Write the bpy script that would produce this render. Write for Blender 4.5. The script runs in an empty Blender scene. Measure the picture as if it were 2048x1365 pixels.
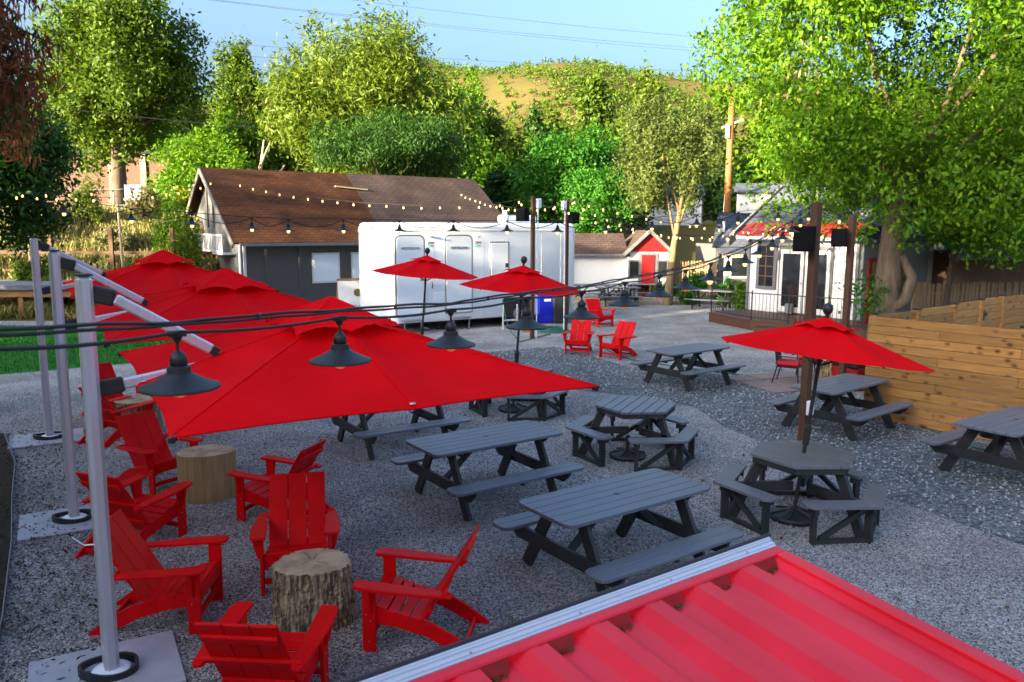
import bpy, math, random
import numpy as np
from mathutils import Vector, Matrix, Euler

R = math.radians
random.seed(7)
rng = np.random.default_rng(11)
scene = bpy.context.scene
col = scene.collection

# ------------------------------------------------------------------ camera
FPX, PITCH, ROLL, EYE = 1593.0, 0.1444, 0.0047, 3.294
FWD = Vector((0, math.cos(PITCH), -math.sin(PITCH)))
_r = Vector((1, 0, 0)); _u = _r.cross(FWD)
RT = _r * math.cos(ROLL) + _u * math.sin(ROLL)
UP = -_r * math.sin(ROLL) + _u * math.cos(ROLL)
cd = bpy.data.cameras.new('camera'); cam = bpy.data.objects.new('camera', cd); col.objects.link(cam)
M = Matrix((RT, UP, -FWD)).transposed().to_4x4(); M.translation = Vector((0, 0, EYE))
cam.matrix_world = M
cd.sensor_width = 36.0; cd.lens = FPX / 2048 * 36.0
cd.clip_start = 0.05; cd.clip_end = 3000
cd.dof.use_dof = True; cd.dof.focus_distance = 5.8; cd.dof.aperture_fstop = 6.0
scene.camera = cam

def ray(px, py): return RT * ((px - 1024) / FPX) - UP * ((py - 682.5) / FPX) + FWD
def gp(px, py, z=0.0):
    d = ray(px, py); t = (z - EYE) / d.z; return Vector((d.x * t, d.y * t, z))
def at(px, py, y):
    d = ray(px, py); t = y / d.y; return Vector((d.x * t, y, EYE + d.z * t))

# ------------------------------------------------------------------ light
SUN_EL = 12.5
to_sun = Vector((-0.80, -0.60, 0)).normalized() * math.cos(R(SUN_EL)) + Vector((0, 0, math.sin(R(SUN_EL))))
world = bpy.data.worlds.new('World'); scene.world = world; world.use_nodes = True
wn = world.node_tree.nodes; wl = world.node_tree.links
bg = wn['Background']; sky = wn.new('ShaderNodeTexSky')
sky.sky_type = 'NISHITA'; sky.sun_disc = False
sky.sun_elevation = R(SUN_EL); sky.sun_rotation = math.atan2(to_sun.x, to_sun.y)
sky.altitude = 0; sky.air_density = 1.0; sky.dust_density = 10.0; sky.ozone_density = 4.5
wb = wn.new('ShaderNodeMix'); wb.data_type = 'RGBA'; wb.blend_type = 'MULTIPLY'; wb.inputs[0].default_value = 1.0
wb.inputs[7].default_value = (1.15, 1.04, 0.94, 1)  # white balance of the photograph
wl.new(sky.outputs[0], wb.inputs[6]); wl.new(wb.outputs[2], bg.inputs[0]); bg.inputs[1].default_value = 0.15
sd = bpy.data.lights.new('sun', 'SUN'); sd.energy = 4.7; sd.angle = R(0.55); sd.color = (1.0, 0.84, 0.56)
sun = bpy.data.objects.new('sun', sd); col.objects.link(sun)
sun.rotation_euler = (-to_sun).to_track_quat('-Z', 'Y').to_euler(); sun.location = (-30, -25, 40)
scene.view_settings.view_transform = 'Standard'; scene.view_settings.look = 'None'
scene.view_settings.exposure = 2.68; scene.view_settings.gamma = 1.0
scene.view_settings.use_curve_mapping = False
scene.cycles.max_bounces = 6; scene.cycles.transparent_max_bounces = 8

# ------------------------------------------------------------------ materials
def mat(name, c1, c2=None, scale=4.0, stretch=(1, 1, 1), rough=0.6, spec=0.4, metal=0.0, bump=0.0, bscale=40.0,
        trans=0.0, emit=None, estr=0.0, detail=4.0, isl=False, coat=0.0, contrast=(0.3, 0.7), sheen=0.0):
    m = bpy.data.materials.new(name); m.use_nodes = True
    n = m.node_tree.nodes; l = m.node_tree.links; p = n['Principled BSDF']
    p.inputs['Base Color'].default_value = (*c1, 1); p.inputs['Roughness'].default_value = rough
    p.inputs['Metallic'].default_value = metal; p.inputs['Specular IOR Level'].default_value = spec
    p.inputs['Coat Weight'].default_value = coat
    if sheen: p.inputs['Sheen Weight'].default_value = sheen
    tc = n.new('ShaderNodeTexCoord'); mp = n.new('ShaderNodeMapping'); mp.inputs['Scale'].default_value = stretch
    l.new(tc.outputs['Object'], mp.inputs[0])
    if c2 is not None:
        if isl:
            g = n.new('ShaderNodeNewGeometry'); src = g.outputs['Random Per Island']; contrast = (0.0, 1.0)
        else:
            t = n.new('ShaderNodeTexNoise'); t.inputs['Scale'].default_value = scale; t.inputs['Detail'].default_value = detail
            l.new(mp.outputs[0], t.inputs[0]); src = t.outputs[0]
        cr = n.new('ShaderNodeValToRGB'); cr.color_ramp.elements[0].position = contrast[0]; cr.color_ramp.elements[1].position = contrast[1]
        cr.color_ramp.elements[0].color = (*c1, 1); cr.color_ramp.elements[1].color = (*c2, 1)
        l.new(src, cr.inputs[0]); l.new(cr.outputs[0], p.inputs['Base Color'])
    if bump:
        t2 = n.new('ShaderNodeTexNoise'); t2.inputs['Scale'].default_value = bscale; t2.inputs['Detail'].default_value = 3
        l.new(mp.outputs[0], t2.inputs[0]); b = n.new('ShaderNodeBump'); b.inputs['Strength'].default_value = bump
        b.inputs['Distance'].default_value = 0.02
        l.new(t2.outputs[0], b.inputs['Height']); l.new(b.outputs[0], p.inputs['Normal'])
    if emit:
        p.inputs['Emission Color'].default_value = (*emit, 1); p.inputs['Emission Strength'].default_value = estr
    if trans:
        tr = n.new('ShaderNodeBsdfTranslucent'); mx = n.new('ShaderNodeMixShader'); mx.inputs[0].default_value = trans
        bc = p.inputs['Base Color']
        if bc.is_linked: l.new(bc.links[0].from_socket, tr.inputs[0])
        else: tr.inputs[0].default_value = bc.default_value
        l.new(p.outputs[0], mx.inputs[1]); l.new(tr.outputs[0], mx.inputs[2])
        l.new(mx.outputs[0], n['Material Output'].inputs[0])
    return m

def gravel_mat(name, dark, light, cell, patch=(0.75, 1.2), warm=(1.0, 0.97, 0.92)):
    m = bpy.data.materials.new(name); m.use_nodes = True
    n = m.node_tree.nodes; l = m.node_tree.links; p = n['Principled BSDF']; p.inputs['Roughness'].default_value = 0.9
    p.inputs['Specular IOR Level'].default_value = 0.2
    tc = n.new('ShaderNodeTexCoord')
    v = n.new('ShaderNodeTexVoronoi'); v.inputs['Scale'].default_value = cell; l.new(tc.outputs['Object'], v.inputs[0])
    sep = n.new('ShaderNodeSeparateColor'); l.new(v.outputs['Color'], sep.inputs[0])
    cr = n.new('ShaderNodeValToRGB'); e = cr.color_ramp.elements
    e[0].color = (*dark, 1); e[1].color = (*light, 1); e.new(0.55).color = tuple(0.5 * (a + b) * w for a, b, w in zip(dark, light, warm)) + (1,)
    l.new(sep.outputs[0], cr.inputs[0])
    ns = n.new('ShaderNodeTexNoise'); ns.inputs['Scale'].default_value = 0.9; ns.inputs['Detail'].default_value = 6; l.new(tc.outputs['Object'], ns.inputs[0])
    mr = n.new('ShaderNodeMapRange'); mr.inputs[1].default_value = 0.3; mr.inputs[2].default_value = 0.7
    mr.inputs[3].default_value = patch[0]; mr.inputs[4].default_value = patch[1]; l.new(ns.outputs[0], mr.inputs[0])
    mx = n.new('ShaderNodeMix'); mx.data_type = 'RGBA'; mx.blend_type = 'MULTIPLY'; mx.inputs[0].default_value = 1.0
    l.new(cr.outputs[0], mx.inputs[6]); l.new(mr.outputs[0], mx.inputs[7]); l.new(mx.outputs[2], p.inputs['Base Color'])
    b = n.new('ShaderNodeBump'); b.inputs['Strength'].default_value = 1.0; b.inputs['Distance'].default_value = 0.02; b.invert = True
    l.new(v.outputs['Distance'], b.inputs['Height']); l.new(b.outputs[0], p.inputs['Normal'])
    return m

MT = {}
MT['red'] = mat('red_poly_lumber', (0.74, 0.003, 0.005), (0.64, 0.002, 0.004), 6, rough=0.5, spec=0.14, bump=0.05, bscale=150)
MT['canvas'] = mat('red_canvas', (0.92, 0.003, 0.007), (0.76, 0.002, 0.005), 1.6, rough=0.85, spec=0.05, bump=0.08, bscale=260, trans=0.16)
MT['grey'] = mat('grey_poly_lumber', (0.115, 0.124, 0.145), (0.150, 0.160, 0.182), 3, (1, 14, 14), rough=0.42, spec=0.45, bump=0.10, bscale=30)
MT['charcoal'] = mat('charcoal_poly_lumber', (0.020, 0.022, 0.024), (0.032, 0.034, 0.036), 5, rough=0.5, bump=0.08, bscale=80)
MT['black'] = mat('black_metal', (0.012, 0.012, 0.013), (0.02, 0.02, 0.02), 12, rough=0.45, spec=0.5)
MT['cable'] = mat('black_rubber_cable', (0.014, 0.013, 0.012), rough=0.55)
MT['shade'] = mat('black_enamel', (0.009, 0.010, 0.012), (0.015, 0.016, 0.019), 60, rough=0.5, spec=0.5, bump=0.15, bscale=300)
MT['alu'] = mat('brushed_aluminium', (0.68, 0.68, 0.71), (0.60, 0.60, 0.63), 3, (20, 20, 0.5), rough=0.36, metal=0.5)
MT['plate'] = mat('powder_coated_plate', (0.42, 0.43, 0.46), (0.36, 0.37, 0.39), 7, rough=0.6, bump=0.05)
MT['post'] = mat('brown_timber_post', (0.115, 0.052, 0.024), (0.070, 0.031, 0.015), 5, (8, 8, 0.7), rough=0.7, bump=0.3, bscale=12)
MT['white'] = mat('white_gelcoat', (0.84, 0.88, 0.93), (0.80, 0.84, 0.89), 2, rough=0.3, spec=0.5)
MT['whitep'] = mat('white_paint', (0.72, 0.72, 0.70), (0.64, 0.64, 0.62), 5, rough=0.6)
MT['trim'] = mat('grey_trim', (0.16, 0.16, 0.165), (0.13, 0.13, 0.135), 5, rough=0.6)
MT['chrome'] = mat('dull_steel', (0.45, 0.45, 0.46), rough=0.35, metal=0.9)
MT['glass'] = mat('dark_glass', (0.015, 0.018, 0.02), rough=0.06, spec=0.7)
MT['rubber'] = mat('tyre_rubber', (0.02, 0.02, 0.02), rough=0.8)
MT['blue'] = mat('blue_plastic', (0.008, 0.02, 0.50), rough=0.4)
MT['bingrey'] = mat('dark_grey_plastic', (0.03, 0.033, 0.035), rough=0.5)
MT['green'] = mat('green_hose', (0.03, 0.16, 0.10), rough=0.5)
MT['barnwall'] = mat('grey_barn_boards', (0.115, 0.108, 0.100), (0.085, 0.080, 0.074), 4, (14, 14, 0.6), rough=0.8, bump=0.25, bscale=6)
MT['barngable'] = mat('pale_barn_boards', (0.125, 0.127, 0.13), (0.095, 0.097, 0.10), 4, (10, 10, 0.6), rough=0.8, bump=0.2, bscale=6)
MT['brick'] = mat('red_brick', (0.28, 0.11, 0.06), (0.20, 0.08, 0.05), 6, rough=0.85, bump=0.2)
MT['stone'] = mat('pale_stone', (0.40, 0.34, 0.26), (0.30, 0.26, 0.20), 4, rough=0.85, bump=0.4, bscale=12)
MT['flag'] = mat('pink_flagstone', (0.30, 0.20, 0.17), (0.24, 0.17, 0.15), 3, rough=0.85, bump=0.2, bscale=10)
MT['siding'] = mat('white_siding', (0.80, 0.80, 0.80), (0.74, 0.74, 0.74), 3, (3, 3, 3), rough=0.6)
MT['sidinggrey'] = mat('grey_siding', (0.28, 0.30, 0.32), (0.24, 0.26, 0.28), 3, rough=0.65)
MT['deck'] = mat('brown_deck', (0.10, 0.040, 0.022), (0.075, 0.030, 0.017), 4, (1, 10, 10), rough=0.6, bump=0.15)
MT['redpaint'] = mat('red_paint', (0.42, 0.012, 0.014), (0.36, 0.01, 0.012), 4, rough=0.5)
MT['redroof'] = mat('red_roof_sheet', (0.55, 0.035, 0.025), (0.46, 0.025, 0.02), 3, rough=0.5)
MT['bark'] = mat('rough_bark', (0.10, 0.070, 0.042), (0.46, 0.34, 0.20), 11, (3.4, 3.4, 0.45), rough=0.9, bump=1.0, bscale=16, contrast=(0.42, 0.60))
MT['trunk'] = mat('tree_trunk_bark', (0.15, 0.11, 0.075), (0.07, 0.05, 0.035), 5, (2, 2, 0.35), rough=0.9, bump=0.8, bscale=8)
MT['trunkdark'] = mat('dark_tree_bark', (0.07, 0.05, 0.035), (0.04, 0.03, 0.02), 5, (2, 2, 0.35), rough=0.9, bump=0.8, bscale=8)
MT['heart'] = mat('cut_wood', (0.46, 0.35, 0.19), (0.38, 0.27, 0.13), 2.2, (1, 1, 0.3), rough=0.75, bump=0.1)
MT['barebark'] = mat('stripped_wood', (0.40, 0.27, 0.12), (0.24, 0.15, 0.065), 6, (4, 4, 0.25), rough=0.75, bump=0.2)
MT['bulb'] = mat('lit_bulb', (0.9, 0.6, 0.3), emit=(1.0, 0.62, 0.20), estr=0.55, rough=0.2)
MT['hot'] = mat('hot_filament', (1, 0.5, 0.15), emit=(1.0, 0.45, 0.10), estr=1.6)
MT['bulbnear'] = mat('amber_bulb_glass', (0.55, 0.28, 0.16), rough=0.08, spec=0.6, emit=(1.0, 0.42, 0.14), estr=0.02, trans=0.4)
MT['tantrunk'] = mat('tan_trunk_bark', (0.24, 0.16, 0.08), (0.14, 0.09, 0.045), 5, (3, 3, 0.4), rough=0.85, bump=0.5, bscale=8)
MT['pole'] = mat('orange_pole_wood', (0.34, 0.14, 0.045), (0.24, 0.09, 0.03), 4, (6, 6, 0.4), rough=0.8, bump=0.2)
MT['picket'] = mat('weathered_picket', (0.24, 0.17, 0.10), (0.15, 0.10, 0.06), 3, (5, 5, 0.8), rough=0.85, bump=0.2)
MT['pinkwall'] = mat('pink_stucco', (0.15, 0.085, 0.062), (0.13, 0.075, 0.054), 3, rough=0.9, bump=0.2)
MT['grille'] = mat('speaker_grille', (0.010, 0.010, 0.011), rough=0.95, spec=0.1)
MT['fabric_black'] = mat('black_sling', (0.02, 0.02, 0.022), rough=0.8)
MT['cushion'] = mat('red_cushion', (0.55, 0.012, 0.02), (0.48, 0.01, 0.016), 6, rough=0.8, bump=0.15)
MT['concrete'] = mat('grey_concrete', (0.24, 0.25, 0.26), (0.19, 0.20, 0.21), 3, rough=0.9, bump=0.2)
MT['timber'] = mat('raw_timber', (0.28, 0.15, 0.06), (0.22, 0.115, 0.045), 3, (1, 8, 8), rough=0.8, bump=0.2)
MT['asphalt'] = mat('asphalt', (0.07, 0.07, 0.075), (0.10, 0.10, 0.10), 8, rough=0.95)
MT['grass'] = mat('lawn_grass', (0.012, 0.12, 0.006), (0.020, 0.16, 0.008), 3, rough=0.9)
MT['blade'] = mat('grass_blade', (0.014, 0.15, 0.006), (0.035, 0.22, 0.010), isl=True, rough=0.8, trans=0.3)
MT['mulch'] = mat('bark_mulch', (0.045, 0.028, 0.016), (0.020, 0.013, 0.009), 40, rough=0.95, bump=0.8, bscale=50)
MT['chip'] = mat('mulch_chip', (0.10, 0.06, 0.03), (0.025, 0.017, 0.011), isl=True, rough=0.95)
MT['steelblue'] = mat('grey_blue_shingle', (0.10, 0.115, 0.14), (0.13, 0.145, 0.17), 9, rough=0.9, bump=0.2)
MT['signblue'] = mat('blue_sign_face', (0.05, 0.09, 0.35), rough=0.5)
MT['ink'] = mat('dark_lettering', (0.03, 0.03, 0.03), rough=0.6)
MT['inkred'] = mat('red_lettering', (0.45, 0.03, 0.03), rough=0.6)
MT['olive'] = mat('olive_emblem', (0.20, 0.16, 0.02), (0.08, 0.03, 0.02), 20, rough=0.6)
MT['drywood'] = mat('bleached_branch', (0.45, 0.36, 0.24), (0.36, 0.28, 0.18), 5, rough=0.8)

def wrinkle(m):
    n = m.node_tree.nodes; l = m.node_tree.links; p = n['Principled BSDF']; old = p.inputs['Normal'].links[0].from_socket
    tc = n.new('ShaderNodeTexCoord'); t = n.new('ShaderNodeTexNoise'); t.inputs['Scale'].default_value = 2.6; t.inputs['Detail'].default_value = 4; t.inputs['Distortion'].default_value = 1.2
    l.new(tc.outputs['Object'], t.inputs[0]); b = n.new('ShaderNodeBump'); b.inputs['Strength'].default_value = .35; b.inputs['Distance'].default_value = .06
    l.new(t.outputs[0], b.inputs['Height']); l.new(old, b.inputs['Normal']); l.new(b.outputs[0], p.inputs['Normal'])
wrinkle(MT['canvas'])

def fence_mat():
    m = mat('cedar_fence_board', (0.45, 0.225, 0.060), (0.31, 0.14, 0.034), 2.2, (1.0, 6, 9), rough=0.7, bump=0.15, bscale=8)
    n = m.node_tree.nodes; l = m.node_tree.links; p = n['Principled BSDF']
    oi = n.new('ShaderNodeObjectInfo'); tc = n.new('ShaderNodeTexCoord')
    ad = n.new('ShaderNodeVectorMath'); ad.operation = 'ADD'
    cx = n.new('ShaderNodeCombineXYZ'); ml = n.new('ShaderNodeMath'); ml.operation = 'MULTIPLY'; ml.inputs[1].default_value = 37.0
    l.new(oi.outputs['Random'], ml.inputs[0]); l.new(ml.outputs[0], cx.inputs[0]); l.new(tc.outputs['Object'], ad.inputs[0]); l.new(cx.outputs[0], ad.inputs[1])
    mp = n.new('ShaderNodeMapping'); mp.inputs['Scale'].default_value = (4.4, 1, 7.0); l.new(ad.outputs[0], mp.inputs[0])
    v = n.new('ShaderNodeTexVoronoi'); v.inputs['Scale'].default_value = 1.0; l.new(mp.outputs[0], v.inputs[0])
    cr = n.new('ShaderNodeValToRGB'); e = cr.color_ramp.elements
    e[0].position = 0.05; e[0].color = (0.20, 0.14, 0.09, 1); e[1].position = 0.30; e[1].color = (1, 1, 1, 1)
    ns = n.new('ShaderNodeTexNoise'); ns.inputs['Scale'].default_value = 9; l.new(tc.outputs['Object'], ns.inputs[0])
    ms = n.new('ShaderNodeMath'); ms.operation = 'MULTIPLY_ADD'; ms.inputs[1].default_value = 0.25; l.new(ns.outputs[0], ms.inputs[0]); l.new(v.outputs['Distance'], ms.inputs[2])
    sb = n.new('ShaderNodeMath'); sb.operation = 'SUBTRACT'; sb.inputs[1].default_value = 0.12; l.new(ms.outputs[0], sb.inputs[0]); l.new(sb.outputs[0], cr.inputs[0])
    mx = n.new('ShaderNodeMix'); mx.data_type = 'RGBA'; mx.blend_type = 'MULTIPLY'; mx.inputs[0].default_value = 1
    old = p.inputs['Base Color'].links[0].from_socket
    l.new(old, mx.inputs[6]); l.new(cr.outputs[0], mx.inputs[7])
    hv = n.new('ShaderNodeHueSaturation'); mr = n.new('ShaderNodeMapRange'); mr.inputs[3].default_value = 0.75; mr.inputs[4].default_value = 1.2
    l.new(oi.outputs['Random'], mr.inputs[0]); l.new(mr.outputs[0], hv.inputs['Value']); l.new(mx.outputs[2], hv.inputs['Color'])
    l.new(hv.outputs[0], p.inputs['Base Color'])
    return m
MT['fence'] = fence_mat()

def shingle_mat(name, a, b, mortar):
    m = bpy.data.materials.new(name); m.use_nodes = True
    n = m.node_tree.nodes; l = m.node_tree.links; p = n['Principled BSDF']; p.inputs['Roughness'].default_value = 0.95
    p.inputs['Specular IOR Level'].default_value = 0.15
    tc = n.new('ShaderNodeTexCoord')
    br = n.new('ShaderNodeTexBrick'); br.inputs['Scale'].default_value = 1.0; br.inputs['Brick Width'].default_value = 0.33
    br.inputs['Row Height'].default_value = 0.16; br.inputs['Mortar Size'].default_value = 0.012
    br.inputs['Color1'].default_value = (*a, 1); br.inputs['Color2'].default_value = (*b, 1); br.inputs['Mortar'].default_value = (*mortar, 1)
    l.new(tc.outputs['UV'], br.inputs[0])
    ns = n.new('ShaderNodeTexNoise'); ns.inputs['Scale'].default_value = 0.8; ns.inputs['Detail'].default_value = 5; l.new(tc.outputs['Object'], ns.inputs[0])
    hv = n.new('ShaderNodeHueSaturation'); mr = n.new('ShaderNodeMapRange'); mr.inputs[1].default_value = 0.3; mr.inputs[2].default_value = 0.7
    mr.inputs[3].default_value = 0.65; mr.inputs[4].default_value = 1.3
    l.new(ns.outputs[0], mr.inputs[0]); l.new(mr.outputs[0], hv.inputs['Value']); l.new(br.outputs[0], hv.inputs['Color']); l.new(hv.outputs[0], p.inputs['Base Color'])
    b_ = n.new('ShaderNodeBump'); b_.inputs['Strength'].default_value = 0.6; l.new(br.outputs['Fac'], b_.inputs['Height']); b_.invert = True
    l.new(b_.outputs[0], p.inputs['Normal'])
    return m
MT['shingle_brown'] = shingle_mat('brown_shingles', (0.085, 0.030, 0.012), (0.055, 0.020, 0.009), (0.015, 0.012, 0.008))
MT['shingle_dark'] = shingle_mat('weathered_shingles', (0.065, 0.048, 0.046), (0.09, 0.056, 0.045), (0.025, 0.02, 0.02))
MT['shingle_grey'] = shingle_mat('grey_shingles', (0.085, 0.10, 0.13), (0.11, 0.125, 0.155), (0.04, 0.045, 0.06))

def leaf_mat(name, a, b, trans=0.35):
    return mat(name, a, b, isl=True, rough=0.55, spec=0.25, trans=trans)
MT['leaf_bright'] = leaf_mat('bright_green_leaf', (0.042, 0.150, 0.004), (0.165, 0.290, 0.008), 0.45)
MT['leaf_mid'] = leaf_mat('mid_green_leaf', (0.045, 0.105, 0.006), (0.125, 0.19, 0.010), 0.4)
MT['leaf_yellow'] = leaf_mat('yellow_green_leaf', (0.065, 0.125, 0.007), (0.155, 0.21, 0.015), 0.4)
MT['leaf_vivid'] = leaf_mat('vivid_green_leaf', (0.022, 0.12, 0.008), (0.06, 0.20, 0.012), 0.4)
MT['leaf_dark'] = leaf_mat('dark_green_leaf', (0.016, 0.060, 0.008), (0.045, 0.115, 0.010), 0.35)
MT['leaf_olive'] = leaf_mat('olive_leaf', (0.06, 0.095, 0.018), (0.13, 0.165, 0.035), 0.4)
MT['leaf_rust'] = leaf_mat('rust_brown_needle', (0.20, 0.048, 0.016), (0.32, 0.095, 0.032), 0.3)
MT['dry_grass'] = leaf_mat('dry_grass_blade', (0.17, 0.18, 0.04), (0.32, 0.27, 0.10), 0.3)
MT['sage'] = leaf_mat('sage_leaf', (0.12, 0.13, 0.04), (0.24, 0.22, 0.09), 0.3)
MT['flower'] = leaf_mat('yellow_flower', (0.5, 0.32, 0.02), (0.6, 0.42, 0.04), 0.2)
MT['dead'] = leaf_mat('dead_leaf', (0.16, 0.10, 0.04), (0.07, 0.04, 0.02), 0.1)
MT['seed'] = leaf_mat('dry_seed_cluster', (0.30, 0.20, 0.09), (0.40, 0.28, 0.14), 0.2)
MT['pebble'] = mat('pale_pebble', (0.16, 0.16, 0.165), (0.55, 0.54, 0.52), isl=True, rough=0.85)
MT['grit'] = mat('grey_grit', (0.07, 0.07, 0.075), (0.56, 0.54, 0.52), isl=True, rough=0.9)
MT['gravel'] = gravel_mat('grey_gravel', (0.085, 0.087, 0.09), (0.69, 0.665, 0.645), 70.0, (0.68, 1.2))
MT['gravelband'] = gravel_mat('coarse_dark_gravel', (0.05, 0.058, 0.062), (0.24, 0.26, 0.26), 30.0, (0.8, 1.15))

def hill_mat():
    m = mat('dry_hillside', (0.125, 0.100, 0.038), (0.09, 0.072, 0.026), 0.03, rough=1.0, spec=0.0, detail=8)
    n = m.node_tree.nodes; l = m.node_tree.links; p = n['Principled BSDF']
    tc = n.new('ShaderNodeTexCoord'); t = n.new('ShaderNodeTexNoise'); t.inputs['Scale'].default_value = 0.16; t.inputs['Detail'].default_value = 8
    l.new(tc.outputs['Object'], t.inputs[0]); cr = n.new('ShaderNodeValToRGB'); cr.color_ramp.elements[0].position = 0.50; cr.color_ramp.elements[1].position = 0.62
    l.new(t.outputs[0], cr.inputs[0]); mx = n.new('ShaderNodeMix'); mx.data_type = 'RGBA'
    old = p.inputs['Base Color'].links[0].from_socket
    l.new(cr.outputs[0], mx.inputs[0]); l.new(old, mx.inputs[6]); mx.inputs[7].default_value = (0.09, 0.105, 0.025, 1); l.new(mx.outputs[2], p.inputs['Base Color'])
    return m
MT['hill'] = hill_mat()

# ------------------------------------------------------------------ mesh helpers
class MB:
    def __init__(s): s.v = []; s.f = []
    def add(s, vs, fs, T=None):
        b = len(s.v)
        s.v += [tuple(T @ Vector(v)) for v in vs] if T is not None else [tuple(v) for v in vs]
        s.f += [tuple(b + i for i in f) for f in fs]; return s
    def box(s, c, d, rot=None, ch=0.0):
        hx, hy, hz = d[0] / 2, d[1] / 2, d[2] / 2
        T = Matrix.Translation(Vector(c)) @ (rot.to_4x4() if rot is not None else Matrix.Identity(4))
        if ch <= 0:
            vs = [(x, y, z) for z in (-hz, hz) for y in (-hy, hy) for x in (-hx, hx)]
            return s.add(vs, [(0, 2, 3, 1), (4, 5, 7, 6), (0, 1, 5, 4), (2, 6, 7, 3), (0, 4, 6, 2), (1, 3, 7, 5)], T)
        ch = min(ch, hx * .9, hy * .9, hz * .9)
        vs = []; idx = {}
        for sx in (-1, 1):
            for sy in (-1, 1):
                for sz in (-1, 1):
                    for k in range(3):
                        o = [0, 0, 0]; o = [sx * (hx - (ch if k != 0 else 0)), sy * (hy - (ch if k != 1 else 0)), sz * (hz - (ch if k != 2 else 0))]
                        idx[(sx, sy, sz, k)] = len(vs); vs.append(tuple(o))
        fs = []
        I = lambda a, b, c_, k: idx[(a, b, c_, k)]
        for sg in (-1, 1):
            q = [I(sg, -1, -1, 0), I(sg, 1, -1, 0), I(sg, 1, 1, 0), I(sg, -1, 1, 0)]; fs.append(q if sg > 0 else q[::-1])
            q = [I(-1, sg, -1, 1), I(-1, sg, 1, 1), I(1, sg, 1, 1), I(1, sg, -1, 1)]; fs.append(q if sg > 0 else q[::-1])
            q = [I(-1, -1, sg, 2), I(1, -1, sg, 2), I(1, 1, sg, 2), I(-1, 1, sg, 2)]; fs.append(q if sg > 0 else q[::-1])
        for a in (-1, 1):
            for b in (-1, 1):
                q = [I(a, b, -1, 0), I(a, b, 1, 0), I(a, b, 1, 1), I(a, b, -1, 1)]; fs.append(q[::-1] if a * b > 0 else q)
                q = [I(a, -1, b, 0), I(a, 1, b, 0), I(a, 1, b, 2), I(a, -1, b, 2)]; fs.append(q if a * b > 0 else q[::-1])
                q = [I(-1, a, b, 1), I(1, a, b, 1), I(1, a, b, 2), I(-1, a, b, 2)]; fs.append(q[::-1] if a * b > 0 else q)
                for c_ in (-1, 1):
                    t = [I(a, b, c_, 0), I(a, b, c_, 1), I(a, b, c_, 2)]; fs.append(t if a * b * c_ > 0 else t[::-1])
        return s.add(vs, fs, T)
    def bar(s, p0, p1, w, h, up=(0, 0, 1), ch=0.0):
        p0, p1 = Vector(p0), Vector(p1); x = (p1 - p0); L = x.length; x.normalize(); u = Vector(up)
        if abs(x.dot(u)) > 0.99: u = Vector((1, 0, 0))
        y = u.cross(x).normalized(); z = x.cross(y)
        return s.box((p0 + p1) / 2, (L, w, h), Matrix((x, y, z)).transposed(), ch)
    def tube(s, pts, r, n=8, caps=True):
        pts = [Vector(p) for p in pts]; rs = r if isinstance(r, (list, tuple)) else [r] * len(pts)
        b = len(s.v); prev = None
        for i, p in enumerate(pts):
            t = (pts[min(i + 1, len(pts) - 1)] - pts[max(i - 1, 0)]).normalized()
            if prev is None:
                a = Vector((0, 0, 1)) if abs(t.z) < 0.9 else Vector((1, 0, 0)); u = t.cross(a).normalized()
            else: u = (prev - t * prev.dot(t)).normalized()
            prev = u; w = t.cross(u)
            for k in range(n):
                a = 2 * math.pi * k / n; s.v.append(tuple(p + (u * math.cos(a) + w * math.sin(a)) * rs[i]))
        for i in range(len(pts) - 1):
            for k in range(n):
                a, c = b + i * n + k, b + i * n + (k + 1) % n; s.f.append((a, c, c + n, a + n))
        if caps: s.f.append(tuple(b + k for k in range(n))[::-1]); s.f.append(tuple(b + (len(pts) - 1) * n + k for k in range(n)))
        return s
    def lathe(s, prof, n=20, T=None):
        vs = []; fs = []
        for (r, z) in prof:
            for k in range(n): a = 2 * math.pi * k / n; vs.append((r * math.cos(a), r * math.sin(a), z))
        for i in range(len(prof) - 1):
            for k in range(n):
                a, c = i * n + k, i * n + (k + 1) % n; fs.append((a, c, c + n, a + n))
        fs.append(tuple(range(n))[::-1]); fs.append(tuple((len(prof) - 1) * n + k for k in range(n)))
        return s.add(vs, fs, T)
    def prism(s, poly, z0, z1, T=None):
        n = len(poly); vs = [(x, y, z0) for x, y in poly] + [(x, y, z1) for x, y in poly]
        fs = [tuple(range(n))[::-1], tuple(range(n, 2 * n))] + [(i, (i + 1) % n, n + (i + 1) % n, n + i) for i in range(n)]
        return s.add(vs, fs, T)
    def mesh(s, name, m, smooth=False):
        me = bpy.data.meshes.new(name); me.from_pydata(s.v, [], s.f); me.materials.append(m)
        if smooth: me.polygons.foreach_set('use_smooth', [True] * len(me.polygons))
        me.update(); return me
    def build(s, name, m, parent=None, smooth=False, label=None):
        return link(name, s.mesh(name, m, smooth), parent, label)

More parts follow.
